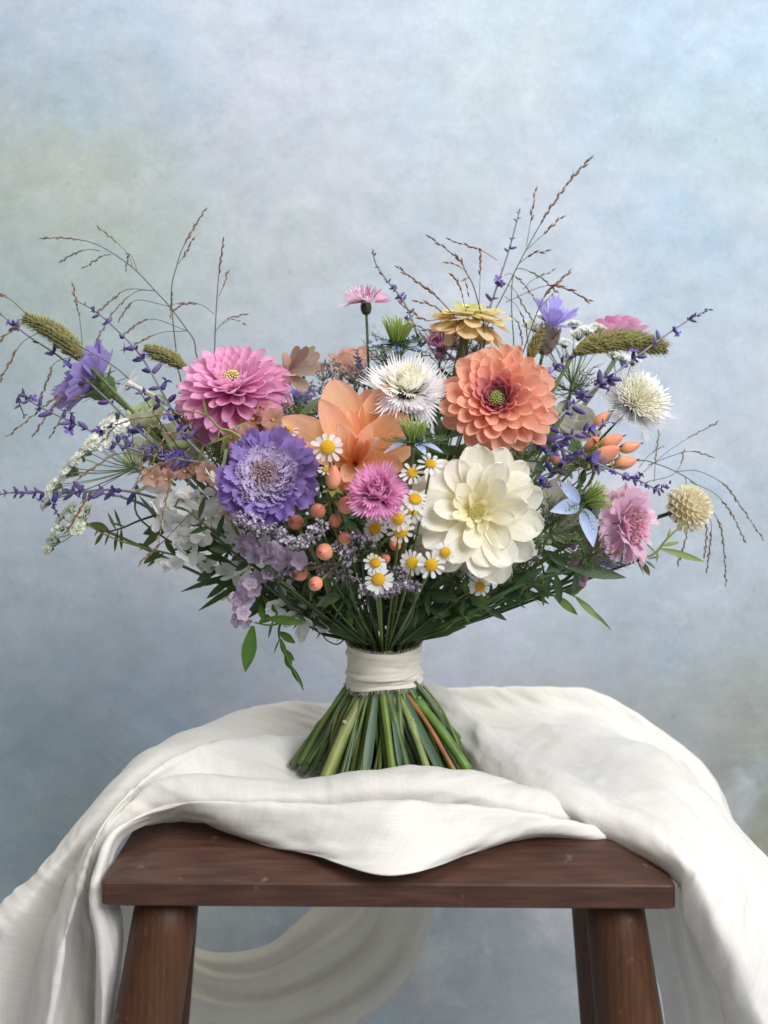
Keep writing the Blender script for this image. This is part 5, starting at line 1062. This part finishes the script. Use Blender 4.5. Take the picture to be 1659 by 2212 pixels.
for a_ in [('fine green threads right of the creamy white dahlia', 1190, 1150, -.06, 75, 22, FG), ('fine green threads beside the salmon berries', 1265, 1010, -.02, 70, 18, FG), ('fine green threads under the pale pink scabiosa on its left', 1265, 1200, -.05, 70, 20, srgb(96, 118, 66)),
           ('fine green threads between peach and creamy dahlia', 1130, 995, -.06, 55, 16, FG), ('fine green threads around the top nigella', 850, 790, .02, 80, 22, FG), ('fine green threads under the zinnia', 1010, 770, .03, 70, 20, srgb(120, 130, 84)),
           ('fine green threads left of the orange dahlia', 640, 905, -.02, 55, 14, FG), ('fine green threads between the daisies and the berries', 780, 1190, -.09, 55, 16, srgb(104, 122, 74)), ('fine green threads left of the brown statice', 345, 1010, -.03, 70, 18, FG),
           ('fine green threads below the pink dahlia', 470, 985, -.045, 60, 16, srgb(118, 136, 80)), ('fine green threads under the right foxtail spike', 1235, 845, .03, 75, 18, FG), ('fine green threads low on the right above the trailing leaves', 1130, 1240, -.05, 60, 16, srgb(84, 104, 58))]: feather(*a_)

# ---- white tube flowers
def tube_flower(label, path, Y, col, r=24, lobes=5, tubec=None):
    P = catmull(pw(path, Y), 16); th = thing('tube_flower', label, 'tube flower', P[-1]); d = (P[-1]-P[-3]).normalized()
    g = Geo(); g.tube(P, mm(3.2), mm(5.0), 8, tubec or srgb(196, 204, 150), col, cap=False); worldpart('tube', g, M_PETAL, th)
    me = petal('round', .62, .1, -.5, (.5, .3), nu=4, vs=[0, .3, .6, .85, 1]).mesh('petal', M_PETAL); inv = MW[th.name].inverted()
    f = Matrix.Translation(P[-1]) @ frame_of(d, rnd(0, 6))
    for k in range(lobes): part('petal', me, th, inv @ (f @ RZ(2*PI*k/lobes+rnd(-.15, .15)) @ TR(mm(3), 0, 0) @ RY(-rnd(-.2, .35)) @ SC(mm(r))), jit(col, .02))
    stem(th, P[0], (P[0]-P[2]), .0008, rb=.0015)
WT = srgb(244, 240, 238)
tube_flower('white star-faced tube flower beside the lilac scabiosa', [(345, 862), (325, 850), (300, 838), (278, 825)], -.03, WT, 32)
tube_flower('white tube flower hanging at the left edge of the violet scabiosa', [(488, 970), (484, 1000), (474, 1025), (465, 1036)], -.095, WT, 28, tubec=srgb(150, 170, 90))
tube_flower('creamy tube flower above the white larkspur', [(290, 1062), (310, 1055), (330, 1035), (345, 1025)], -.05, srgb(238, 240, 226), 24)
tube_flower('faded peach tube flower hanging behind the larkspur', [(498, 1230), (497, 1255), (495, 1275), (488, 1290)], .02, srgb(226, 204, 186), 28, tubec=srgb(206, 170, 150))
tube_flower('faded cream tube flower drooping at the lower left', [(430, 1190), (425, 1215), (440, 1235), (455, 1245)], .03, srgb(226, 216, 196), 26, tubec=srgb(214, 200, 170))

# ---- broad pale blooms seen between the others
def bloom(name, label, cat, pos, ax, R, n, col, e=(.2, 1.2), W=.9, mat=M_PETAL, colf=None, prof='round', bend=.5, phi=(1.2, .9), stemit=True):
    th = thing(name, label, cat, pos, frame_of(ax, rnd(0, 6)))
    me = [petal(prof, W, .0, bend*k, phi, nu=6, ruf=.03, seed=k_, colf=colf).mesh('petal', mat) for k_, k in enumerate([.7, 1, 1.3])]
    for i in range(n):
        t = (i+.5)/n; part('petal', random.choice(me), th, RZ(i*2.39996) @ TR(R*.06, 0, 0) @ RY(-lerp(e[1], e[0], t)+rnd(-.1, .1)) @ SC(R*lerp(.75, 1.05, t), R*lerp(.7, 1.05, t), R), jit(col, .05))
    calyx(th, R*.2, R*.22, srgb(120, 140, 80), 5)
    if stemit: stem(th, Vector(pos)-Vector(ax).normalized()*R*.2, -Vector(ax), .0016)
gcol = lambda u, v: mixc((.86, .94, .66), (1, 1, 1), min(1, v*1.3))
bloom('lisianthus', 'pale green unopened bloom under the white tube flower on the left', 'lisianthus', at(335, 925, .01), (-.35, -.45, .75), mm(72), 9, srgb(214, 222, 176), (.5, 1.3), .95, colf=gcol)
bloom('lisianthus', 'pale cream green bloom in the shade left of the brown statice', 'lisianthus', at(405, 965, .02), (-.1, -.7, .4), mm(74), 9, srgb(220, 222, 188), (.2, 1.1), .95, colf=gcol)
bloom('lisianthus', 'cream bloom in the shade behind the large white umbel', 'lisianthus', at(330, 985, .03), (-.5, -.6, .3), mm(66), 8, srgb(226, 224, 200), (.2, 1.0), .95, colf=gcol)
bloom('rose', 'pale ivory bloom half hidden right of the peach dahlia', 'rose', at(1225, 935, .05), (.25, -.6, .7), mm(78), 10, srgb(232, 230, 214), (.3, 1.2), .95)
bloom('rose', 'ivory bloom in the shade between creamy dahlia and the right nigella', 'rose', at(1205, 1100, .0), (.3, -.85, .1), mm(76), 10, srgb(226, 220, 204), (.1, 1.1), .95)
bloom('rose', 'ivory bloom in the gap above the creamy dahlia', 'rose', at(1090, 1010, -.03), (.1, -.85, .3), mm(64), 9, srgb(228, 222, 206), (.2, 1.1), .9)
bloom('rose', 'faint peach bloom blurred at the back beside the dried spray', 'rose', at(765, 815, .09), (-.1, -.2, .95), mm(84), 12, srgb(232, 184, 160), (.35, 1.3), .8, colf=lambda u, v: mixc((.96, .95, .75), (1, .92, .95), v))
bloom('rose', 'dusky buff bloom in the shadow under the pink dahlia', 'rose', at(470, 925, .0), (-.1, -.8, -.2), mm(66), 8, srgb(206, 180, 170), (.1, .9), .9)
# dried brown flower beside the pink dahlia
th = thing('dried_flower', 'tan and brown dried flower with layered papery petals right of the pink dahlia', 'dried flower', at(620, 800, .0), frame_of((.7, -.35, .45)))
me = [petal('round', .52, .0, b, (.7, .3), nu=4, seed=s).mesh('petal', M_THIN) for s, b in enumerate([.3, -.2, .1])]
for q in [(668, 755, 28), (690, 770, 30), (700, 790, 30), (648, 752, 28), (640, 770, 30), (665, 785, 32), (690, 805, 30), (655, 815, 34), (635, 830, 30), (660, 838, 30), (625, 760, 26), (680, 752, 20), (612, 770, 24), (672, 800, 30), (640, 800, 36), (628, 815, 30)]:
    tp = at(q[0], q[1], rnd(-.03, .02)); b = at(618, 805, .0); d = tp-b
    part('petal', random.choice(me), th, MW[th.name].inverted() @ (Matrix.Translation(b+d*.15) @ aim(d, (rnd(-.4, .4), -1, .4)) @ SC(d.length*.9, mm(q[2])*1.9, mm(q[2])*1.9)), jit(random.choice([srgb(186, 158, 130), srgb(170, 132, 112), srgb(212, 192, 152), srgb(160, 118, 104)]), .07))
stem(th, at(616, 810, .01), (-.3, .2, -1), .0025, color=srgb(80, 74, 50))

# ================================================================== leaves
LEAF = {k: petal(p, W, .0, b, (.9, .5), nu=4, vs=[0, .1, .25, .42, .6, .78, .9, 1], colf=lambda u, v: mixc((1.12, 1.1, 1.0), (.95, 1, .95), min(1, abs(u)*2.2)), seed=3).mesh('leaf', M_LEAF) for k, (p, W, b) in
        {'lance': ('lance', .24, -.35), 'thin': ('lance', .12, -.3), 'ovate': ('ovate', .42, -.4), 'blade': ('lance', .17, -.15)}.items()}
def leaf_to(th, a, b, kind, col, up=(0, -1, .5), wid=1.0):
    d = b-a; part('leaf', LEAF[kind], th, MW[th.name].inverted() @ (Matrix.Translation(a) @ aim(d, up) @ SC(d.length, d.length*wid, d.length)), jit(col, .14))
LG, DG, OG = srgb(98, 124, 54), srgb(52, 76, 42), srgb(110, 118, 66)
def leafy(label, pts, Y, leaves, col, r=.0011, stemc=None, Y1=None, cat='leafy sprig', base=True, up=None):
    P = catmull(pw(pts, Y, Y1), 20); th = thing('leafy_sprig', label, cat, P[0])
    g = Geo(); g.tube(P, r, r*.5, 6, stemc or jit(col)); worldpart('stalk', g, M_STEM, th)
    for lf in leaves:
        (ax_, ay_), (bx_, by_), kd = lf[:3]; dy = lf[3] if len(lf) > 3 else rnd(-.01, .01); wd = lf[4] if len(lf) > 4 else 1.0
        leaf_to(th, at(ax_, ay_, Y), at(bx_, by_, Y+dy), kd, col, up or (rnd(-.4, .4), -1, rnd(.1, .8)), wd)
    if base: stem(th, P[0], P[0]-P[2], r)
    return th
leafy('bright green pointed leaf hanging lowest at the lower left', [(640, 1330), (590, 1350), (550, 1345)], -.06, [((546, 1352), (529, 1462), 'lance', -.0, 1.25), ((560, 1345), (600, 1322), 'ovate'), ((575, 1335), (660, 1345), 'lance'), ((570, 1340), (560, 1300), 'ovate'), ((590, 1340), (575, 1385), 'thin'), ((600, 1325), (560, 1285), 'lance')], srgb(84, 118, 42))
leafy('jagged dangling leaf hanging left of the ribbon', [(640, 1320), (608, 1345), (603, 1375), (620, 1420), (638, 1455), (655, 1490)], -.05, [((604, 1365), (640, 1392), 'ovate'), ((604, 1380), (590, 1412), 'thin'), ((612, 1400), (640, 1432), 'lance'), ((616, 1410), (632, 1450), 'ovate'), ((625, 1432), (654, 1490), 'lance', 0, .8), ((606, 1380), (618, 1420), 'lance', 0, 1.2)], srgb(76, 108, 44))
leafy('ferny dark twig with narrow leaflets at the lower left', [(345, 1110), (300, 1125), (265, 1140), (232, 1148), (205, 1142)], -.03, [((250, 1144), (232, 1105), 'thin', 0, 1.3), ((262, 1140), (245, 1098), 'thin', 0, 1.3), ((255, 1146), (243, 1195), 'thin', 0, 1.5), ((238, 1148), (222, 1180), 'thin', 0, 1.5), ((262, 1142), (262, 1192), 'thin', 0, 1.4), ((225, 1147), (202, 1180), 'lance'), ((235, 1147), (190, 1128), 'ovate', 0, 1.1), ((215, 1145), (195, 1160), 'lance'), ((270, 1137), (235, 1128), 'thin')], srgb(86, 92, 52), stemc=srgb(74, 56, 44))
leafy('long thin green twig reaching left under the larkspur', [(620, 1290), (500, 1240), (420, 1210), (320, 1185), (250, 1165), (190, 1135)], -.03, [((330, 1190), (296, 1170), 'lance'), ((345, 1192), (300, 1220), 'lance'), ((355, 1194), (312, 1225), 'thin', 0, 1.5), ((425, 1215), (395, 1180), 'lance'), ((440, 1218), (470, 1240), 'lance'), ((500, 1240), (380, 1278), 'thin', 0, .8), ((510, 1245), (440, 1262), 'thin'), ((530, 1255), (418, 1322), 'thin', 0, .9), ((520, 1250), (560, 1290), 'lance'), ((380, 1200), (350, 1160), 'lance')], srgb(74, 96, 50), stemc=srgb(118, 126, 78))
leafy('dark leafy sprig above the faded tube flowers', [(600, 1260), (540, 1240), (470, 1200), (420, 1170)], -.05, [((470, 1180), (398, 1180), 'lance', 0, 1.4), ((480, 1185), (410, 1150), 'lance', 0, 1.2), ((440, 1165), (350, 1160), 'lance'), ((500, 1215), (440, 1195), 'lance'), ((520, 1230), (580, 1290), 'lance', 0, 1.2), ((540, 1240), (600, 1275), 'ovate'), ((420, 1165), (370, 1190), 'lance'), ((500, 1210), (545, 1190), 'ovate')], srgb(60, 82, 42))
leafy('broad green leaf pointing right under the pale pink scabiosa', [(1000, 1330), (1080, 1285), (1160, 1250), (1230, 1235)], -.055, [((1225, 1225), (1358, 1247), 'blade', 0, 1.3), ((1225, 1220), (1180, 1190), 'ovate'), ((1200, 1240), (1215, 1310), 'ovate', 0, .7), ((1185, 1240), (1180, 1285), 'lance', 0, 1.4), ((1230, 1230), (1285, 1215), 'lance'), ((1110, 1265), (1180, 1225), 'lance'), ((1090, 1290), (1035, 1300), 'lance'), ((1180, 1240), (1240, 1190), 'ovate'), ((1240, 1240), (1250, 1290), 'ovate')], DG, r=.002)
leafy('trailing green leaves hanging at the lower right', [(1150, 1260), (1200, 1270), (1245, 1290), (1260, 1300)], -.035, [((1195, 1285), (1255, 1330), 'lance', 0, 1.1), ((1245, 1292), (1300, 1338), 'lance', -.01, 1.0), ((1270, 1310), (1328, 1365), 'thin', 0, .8), ((1168, 1268), (1178, 1312), 'lance'), ((1230, 1285), (1260, 1262), 'ovate', 0, 1.2), ((1215, 1278), (1262, 1268), 'lance')], srgb(104, 122, 62))
leafy('small forked leaf sprig between pale pink scabiosa and cream pompon', [(1380, 1210), (1415, 1195), (1440, 1165), (1478, 1130), (1492, 1120)], -.02, [((1425, 1185), (1528, 1213), 'blade', 0, .9), ((1430, 1180), (1470, 1168), 'lance'), ((1440, 1165), (1450, 1140), 'thin', 0, 1.5), ((1415, 1195), (1398, 1170), 'lance'), ((1420, 1190), (1420, 1215), 'lance')], srgb(122, 128, 66))
leafy('leafy tip just under the pale pink scabiosa', [(1330, 1200), (1370, 1205), (1395, 1212)], -.01, [((1385, 1210), (1408, 1250), 'lance'), ((1395, 1212), (1418, 1228), 'lance'), ((1375, 1207), (1392, 1240), 'thin'), ((1400, 1208), (1425, 1200), 'thin')], srgb(92, 108, 60))
leafy('wispy dark tendril curling left of the ribbon top', [(745, 1380), (728, 1392), (705, 1382), (694, 1362), (700, 1345)], -.03, [((735, 1370), (700, 1350), 'thin', 0, .5), ((740, 1360), (724, 1390), 'thin', 0, .6), ((735, 1345), (715, 1375), 'thin', 0, .5), ((725, 1350), (690, 1340), 'thin', 0, .5)], srgb(50, 62, 40), r=.0006, base=False)
leafy('short toothed leaf on the lower right stem', [(960, 1360), (1010, 1320), (1045, 1300)], -.05, [((1020, 1305), (1085, 1292), 'lance', 0, 1.1), ((990, 1330), (1040, 1325), 'lance')], srgb(70, 96, 46))
leafy('twining green pea tendril stalk in front of the pink dahlia', [(560, 980), (505, 935), (475, 925), (450, 900), (425, 890), (390, 885)], -.075, [((450, 905), (437, 860), 'thin'), ((475, 925), (470, 950), 'thin'), ((500, 940), (440, 960), 'thin', 0, .8), ((440, 960), (425, 1010), 'thin', 0, 1.2), ((500, 930), (530, 910), 'thin', 0, 1.2), ((490, 945), (475, 985), 'lance')], srgb(124, 142, 76), base=False)
for (lb, pts_, lv, c_) in [('dark narrow leaves lying on the stems left above the ribbon', [(790, 1390), (730, 1340), (670, 1290)], [((780, 1380), (690, 1330), 'lance'), ((770, 1370), (715, 1290), 'lance'), ((740, 1345), (640, 1320), 'blade'), ((735, 1340), (700, 1270), 'lance'), ((700, 1310), (650, 1265), 'ovate'), ((790, 1385), (760, 1310), 'blade'), ((800, 1385), (790, 1300), 'blade')], srgb(64, 86, 50)),
                           ('dark narrow leaves lying on the stems right above the ribbon', [(865, 1390), (940, 1330), (1010, 1290)], [((870, 1385), (960, 1330), 'lance'), ((880, 1375), (930, 1285), 'lance'), ((920, 1345), (1020, 1310), 'blade'), ((930, 1335), (960, 1270), 'lance'), ((980, 1305), (1060, 1275), 'ovate'), ((860, 1385), (890, 1310), 'blade'), ((850, 1385), (845, 1295), 'blade'), ((900, 1370), (1000, 1350), 'lance')], srgb(70, 92, 56)),
                           ('broad green leaf pair behind the lowest lilac spray', [(835, 1385), (840, 1330), (850, 1290)], [((838, 1350), (800, 1290), 'ovate'), ((842, 1340), (890, 1280), 'ovate'), ((840, 1320), (850, 1260), 'lance'), ((836, 1370), (800, 1330), 'lance'), ((838, 1365), (880, 1325), 'lance')], srgb(80, 102, 62))]:
    leafy(lb, pts_, -.03, [l_+(-.02,) for l_ in lv], c_, Y1=-.06)
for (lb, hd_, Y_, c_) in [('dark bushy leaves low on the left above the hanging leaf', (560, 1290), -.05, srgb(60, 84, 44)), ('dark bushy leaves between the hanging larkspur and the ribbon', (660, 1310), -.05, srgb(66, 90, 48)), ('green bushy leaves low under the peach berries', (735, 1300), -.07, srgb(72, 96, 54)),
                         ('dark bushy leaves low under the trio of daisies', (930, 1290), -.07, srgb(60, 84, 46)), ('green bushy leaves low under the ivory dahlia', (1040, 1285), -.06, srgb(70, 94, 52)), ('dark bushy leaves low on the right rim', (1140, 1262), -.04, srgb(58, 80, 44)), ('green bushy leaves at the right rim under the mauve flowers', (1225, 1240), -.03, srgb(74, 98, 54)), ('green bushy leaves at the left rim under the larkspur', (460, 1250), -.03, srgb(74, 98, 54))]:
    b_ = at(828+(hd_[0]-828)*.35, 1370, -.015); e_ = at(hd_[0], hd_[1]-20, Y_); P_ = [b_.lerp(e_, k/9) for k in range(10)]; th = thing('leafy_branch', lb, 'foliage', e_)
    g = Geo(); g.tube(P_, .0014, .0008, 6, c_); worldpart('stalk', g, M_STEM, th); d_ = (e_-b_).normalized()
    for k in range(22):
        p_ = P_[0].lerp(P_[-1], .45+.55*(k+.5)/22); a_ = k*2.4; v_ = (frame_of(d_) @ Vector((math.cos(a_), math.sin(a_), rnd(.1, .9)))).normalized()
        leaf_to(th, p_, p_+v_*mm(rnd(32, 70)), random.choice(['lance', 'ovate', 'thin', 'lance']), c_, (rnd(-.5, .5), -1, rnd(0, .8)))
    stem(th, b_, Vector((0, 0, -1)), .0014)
leafy('dark green leaves poking out between the white larkspur florets', [(560, 1230), (500, 1190), (450, 1140), (400, 1100)], -.085, [((450, 1140), (405, 1150), 'lance', 0, 1.2), ((470, 1160), (480, 1110), 'lance'), ((500, 1190), (450, 1180), 'ovate'), ((430, 1120), (440, 1070), 'lance'), ((520, 1200), (530, 1150), 'lance', 0, 1.3), ((410, 1105), (370, 1090), 'thin', 0, 1.4), ((540, 1215), (500, 1230), 'ovate')], srgb(58, 80, 42))
# hidden foliage that fills the heart of the bouquet
KINDS = ['lance', 'ovate', 'thin', 'lance', 'blade']
def filler(label, head, Y, n, col, spread=60, base_t=.22, size=(55, 110)):
    h = at(head[0], head[1], Y); base = Vector((BC.x, BC.y+rnd(-.01, .01), BZT+.03)); P = [base.lerp(h, t)+Vector((0, 0, .02*math.sin(t*PI))) for t in [i/11 for i in range(12)]]
    th = thing('leafy_branch', label, 'foliage', P[-1], None, 'green foliage inside the bouquet'); g = Geo(); g.tube(P, .0012, .0008, 5, jit(col)); worldpart('stalk', g, M_STEM, th)
    d = (P[-1]-P[0]).normalized()
    for i in range(n):
        t = base_t+(1-base_t)*(i+.5)/n; p = P[0].lerp(P[-1], t)+Vector((0, 0, .02*math.sin(t*PI))); a = i*2.4+rnd(-.4, .4)
        v = (frame_of(d) @ Vector((math.cos(a), math.sin(a), rnd(.2, 1.1)))).normalized(); L = mm(rnd(*size))
        leaf_to(th, p, p+v*L, random.choice(KINDS), col, (rnd(-.6, .6), -1+rnd(-.3, .3), rnd(0, 1)))
    stem(th, P[0], Vector((0, 0, -1)), .0012)
FL = [((330, 1130), 'at the far left below the white umbel'), ((420, 1090), 'behind the white larkspur'), ((480, 960), 'between pink dahlia and brown statice'), ((560, 900), 'right under the pink dahlia'), ((640, 900), 'between pink dahlia and orange dahlia'),
      ((720, 900), 'behind the orange dahlia'), ((840, 890), 'under the middle sweet sultan'), ((930, 880), 'between the middle sweet sultan and peach dahlia'), ((1020, 850), 'behind the peach dahlia'), ((1120, 900), 'under the right edge of the peach dahlia'),
      ((1200, 960), 'beside the ivory bloom on the right'), ((1260, 1050), 'around the right nigella'), ((1290, 1130), 'left of the pale pink scabiosa'), ((1230, 1180), 'among the mauve papery flowers'), ((1130, 1230), 'right below the creamy white dahlia'),
      ((1010, 1260), 'under the lowest creamy dahlia petals'), ((860, 1270), 'behind the lowest daisies'), ((760, 1270), 'below the round peach berries'), ((660, 1260), 'behind the hanging larkspur blossom'), ((560, 1240), 'behind the hanging lilac statice'),
      ((480, 1160), 'behind the shaded white larkspur'), ((640, 1110), 'behind the violet scabiosa'), ((760, 1120), 'behind the peach berries'), ((900, 1120), 'behind the row of daisies'), ((1080, 1080), 'behind the creamy white dahlia'),
      ((820, 1000), 'behind the pink cornflower'), ((940, 960), 'under the middle nigella'), ((560, 1090), 'left behind the violet scabiosa')]
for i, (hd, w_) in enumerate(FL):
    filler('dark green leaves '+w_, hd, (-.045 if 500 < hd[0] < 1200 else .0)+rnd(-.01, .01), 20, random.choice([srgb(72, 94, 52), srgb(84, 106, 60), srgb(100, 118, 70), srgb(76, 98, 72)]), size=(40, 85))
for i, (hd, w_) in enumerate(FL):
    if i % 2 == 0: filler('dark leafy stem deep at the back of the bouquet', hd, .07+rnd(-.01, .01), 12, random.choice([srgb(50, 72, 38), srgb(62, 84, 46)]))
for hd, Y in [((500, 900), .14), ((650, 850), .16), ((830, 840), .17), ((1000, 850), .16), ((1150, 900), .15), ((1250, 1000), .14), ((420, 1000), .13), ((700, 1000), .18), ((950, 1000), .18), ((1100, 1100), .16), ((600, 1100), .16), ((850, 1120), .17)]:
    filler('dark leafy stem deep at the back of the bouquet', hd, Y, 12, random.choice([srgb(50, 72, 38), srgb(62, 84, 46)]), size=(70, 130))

# ================================================================== ribbon
def ribbon():
    th = thing('silk_ribbon', 'frayed ivory silk ribbon wound round the stems', 'ribbon', (BC.x, BC.y, BC.z))
    m, nt, N, Lk = newmat('ribbon_silk'); out = N.new('ShaderNodeOutputMaterial'); p = N.new('ShaderNodeBsdfPrincipled')
    p.inputs['Base Color'].default_value = (*srgb(234, 229, 214), 1); p.inputs['Roughness'].default_value = .55; p.inputs['Sheen Weight'].default_value = .3
    uv = N.new('ShaderNodeUVMap'); mp = N.new('ShaderNodeMapping'); mp.inputs['Scale'].default_value = (60, 420, 1); Lk.new(uv.outputs[0], mp.inputs[0])
    n = N.new('ShaderNodeTexNoise'); n.inputs['Scale'].default_value = 1; n.inputs['Detail'].default_value = 4; Lk.new(mp.outputs[0], n.inputs['Vector'])
    bp = N.new('ShaderNodeBump'); bp.inputs['Strength'].default_value = .2; bp.inputs['Distance'].default_value = .001; Lk.new(n.outputs[0], bp.inputs['Height']); Lk.new(bp.outputs[0], p.inputs['Normal'])
    t = N.new('ShaderNodeBsdfTranslucent'); t.inputs[0].default_value = (*srgb(234, 229, 214), 1); mx = N.new('ShaderNodeMixShader'); mx.inputs[0].default_value = .15
    Lk.new(p.outputs[0], mx.inputs[1]); Lk.new(t.outputs[0], mx.inputs[2]); Lk.new(mx.outputs[0], out.inputs[0])
    nr = 160; nv = 48; R0 = mm(78)
    def pos(a, v, dr=0):
        top = BZT-.0005+.0012*math.sin(a*2+1); bot = BZB+.0025*math.sin(a*1.0+2.2)+.0012*math.sin(a*3)
        z = lerp(top, bot, v)
        r = R0*(1.0+.05*(abs(v-.45)*2)**2+.02*math.sin(a*3+1))
        f = 0
        for (c, wd, am, sl, ph) in [(.30, .07, 1.0, .22, .3), (.46, .06, -1.0, .16, 1.0), (.56, .045, 1.3, -.16, .2), (.66, .05, -1.2, -.10, 2.), (.76, .04, 1.2, .10, .8), (.86, .05, -.9, .06, 3), (.18, .08, -.8, -.22, 4), (.12, .05, .7, .12, 2)]:
            q = (v-c-sl*math.sin(a+ph))/wd; f += am*math.exp(-q*q)*(.55+.45*math.sin(a*1.5+ph*2))
        r += .0021*f*min(1, .25+v*1.2)+.0004*math.sin(a*9+v*14)+dr
        return Vector((BC.x+r*math.cos(a), BC.y+r*math.sin(a), z))
    g = Geo(); g.grid([[pos(2*PI*j/nr, i/(nv-1)) for j in range(nr)] for i in range(nv)], None, [[(2*PI*j/nr*R0, i/(nv-1)*.037) for j in range(nr)] for i in range(nv)], wrap=True)
    o = worldpart('band', g, m, th); so = o.modifiers.new('thick', 'SOLIDIFY'); so.thickness = .0006; so.offset = -1
    g = Geo()
    for e, sg in ((0, 1), (1, -1)):
        for i in range(420):
            a = rnd(0, 2*PI); b = pos(a, e, .0001); L = rnd(.0010, .0044)*(1 if e else .7); d = Vector((math.cos(a)*rnd(-.1, .7)+rnd(-.5, .5), math.sin(a)*rnd(-.1, .7)+rnd(-.5, .5), sg*rnd(.5, 1))).normalized()
            g.tube([b, b+d*L*.6, b+d*L+Vector((rnd(-1, 1), rnd(-1, 1), rnd(-.5, .5)))*.0008], .00013, .00008, 3, (1, 1, 1))
        for i in range(20):                      # long threads pulled along the edge
            a = rnd(0, 2*PI); P = [pos(a+k*.06, e, .0005+rnd(0, .0008))+Vector((0, 0, sg*rnd(.0003, .0028))) for k in range(6)]; g.tube(catmull(P, 12), .00009, .00009, 3)
    mf, nt, N, Lk = newmat('fray_thread'); out = N.new('ShaderNodeOutputMaterial'); pf = N.new('ShaderNodeBsdfPrincipled'); pf.inputs['Base Color'].default_value = (*srgb(244, 242, 236), 1); pf.inputs['Roughness'].default_value = .7
    tf = N.new('ShaderNodeBsdfTranslucent'); tf.inputs[0].default_value = (*srgb(244, 242, 236), 1); xf = N.new('ShaderNodeMixShader'); Lk.new(pf.outputs[0], xf.inputs[1]); Lk.new(tf.outputs[0], xf.inputs[2]); Lk.new(xf.outputs[0], out.inputs[0])
    worldpart('fray', g, mf, th, kind='stuff')
    # the overlapped end of the winding
    g = Geo(); rows = []
    for i in range(20):
        v = i/19; rows.append([pos(lerp(-PI*.95, -PI*.18, j/40), lerp(.12, .52, v)+.12*(j/40), .0009) for j in range(41)])
    g.grid(rows); worldpart('overlap', g, m, th)
ribbon()
# thin brown stem and broad strap leaves under the ribbon
for (lb, x0_, x1_, y1_, Y1_, col, w0) in [('thin brown dried stem running down right below the ribbon', 878, 985, 1672, -.055, srgb(156, 104, 64), .0024), ('thick pale green cut stem at the lower left of the stems', 790, 700, 1686, -.055, srgb(142, 148, 86), .0052),
                                    ('bright green thick cut stem at the lower right of the stems', 900, 1012, 1664, -.048, srgb(98, 128, 56), .0046), ('pale green notched stem in the middle of the cut ends', 868, 925, 1668, -.06, srgb(138, 152, 96), .0034), ('olive cut stem slanting to the far left', 768, 632, 1655, -.01, srgb(98, 112, 66), .0046)]:
    th = thing('flower_stalk', lb, 'stalk', at(x1_, y1_, Y1_)); g = Geo()
    b = at(x1_, y1_, Y1_); an = math.atan2(b.y-BC.y, b.x-BC.x); a = Vector((BC.x+.0205*math.cos(an), BC.y+.0205*math.sin(an), BZB+.001))
    P = catmull([Vector((BC.x+.012*math.cos(an), BC.y+.012*math.sin(an), BZB+.02)), a, a.lerp(b, .5)+Vector((0, 0, .003)), b], 26); kn = rnd(.5, .8)
    w0 *= .8
    g.tube(P, lambda t: w0*(.8+.25*t)+w0*.35*math.exp(-((t-kn)/.02)**2), sides=10, c0=col, c1=jit(col, .08)); worldpart('stalk', g, M_STEM, th)
    q = P[int(kn*25)]; g = Geo(); g.blob(Matrix.Translation(q) @ frame_of((.5*(1 if x1_ > 828 else -1), -.6, .6)) @ SC(w0*.5, w0*.5, w0*1.9), jit(col), mixc(col, (1, 1, 1), .2), 6, 4); worldpart('node', g, M_STEM, th)

for k in range(46):                       # the crowd of thin cut foliage stems under the tie
    a = -PI*(k+.5)/46+rnd(-.05, .05); r0 = mm(rnd(42, 62)); r1 = mm(rnd(120, 205)); c = jit(mixc(random.choice(STEMC), srgb(140, 158, 88), rnd(0, .5)), .12)
    p0 = Vector((BC.x+r0*math.cos(a), BC.y+r0*math.sin(a), BZB+.012)); p1_ = Vector((BC.x+r1*math.cos(a+rnd(-.35, .35)), BC.y+r1*math.sin(a)*.85, SEATZ+rnd(.012, .024)))
    th = thing('cut_stem', 'thin green cut stem fanned out under the ribbon', 'twig', p1_, None, 'thin cut stems under the ribbon'); g = Geo(); w0 = rnd(.0008, .0022); kn = rnd(.3, .9)
    bow = Vector((rnd(-.007, .007), rnd(-.003, .003), rnd(-.002, .005)))
    g.tube(catmull([p0+Vector((0, 0, .01)), p0, p0.lerp(p1_, .5)+bow, p1_], 20), lambda t: w0*(.85+.2*t)+w0*.4*math.exp(-((t-kn)/.03)**2), sides=7, c0=c, c1=jit(c, .15)); worldpart('stalk', g, M_STEM, th)
for (lb, x0_, x1_, y1_, wd) in [('grey green strap leaf hanging straight down below the ribbon', 818, 790, 1672, 20), ('blue green strap leaf slanting right below the ribbon', 905, 952, 1668, 17), ('narrow dark strap leaf below the middle of the ribbon', 842, 865, 1660, 11)]:
    th = thing('strap_leaf', lb, 'leaf', at(x1_, y1_, -.05)); b = at(x1_, y1_, -.062); an = math.atan2(b.y-BC.y, b.x-BC.x); a = Vector((BC.x+.0235*math.cos(an), BC.y+.0235*math.sin(an), BZB+.003))
    d = b-a; me = petal('strap', 1.0, .03, -.06, (1.1, .8), nu=4, vs=VS); o = part('leaf', me.mesh('leaf', M_LEAF), th, MW[th.name].inverted() @ (Matrix.Translation(a) @ aim(d, (0, -1, .2)) @ SC(d.length*1.02, mm(wd), mm(wd))), srgb(96, 122, 98))
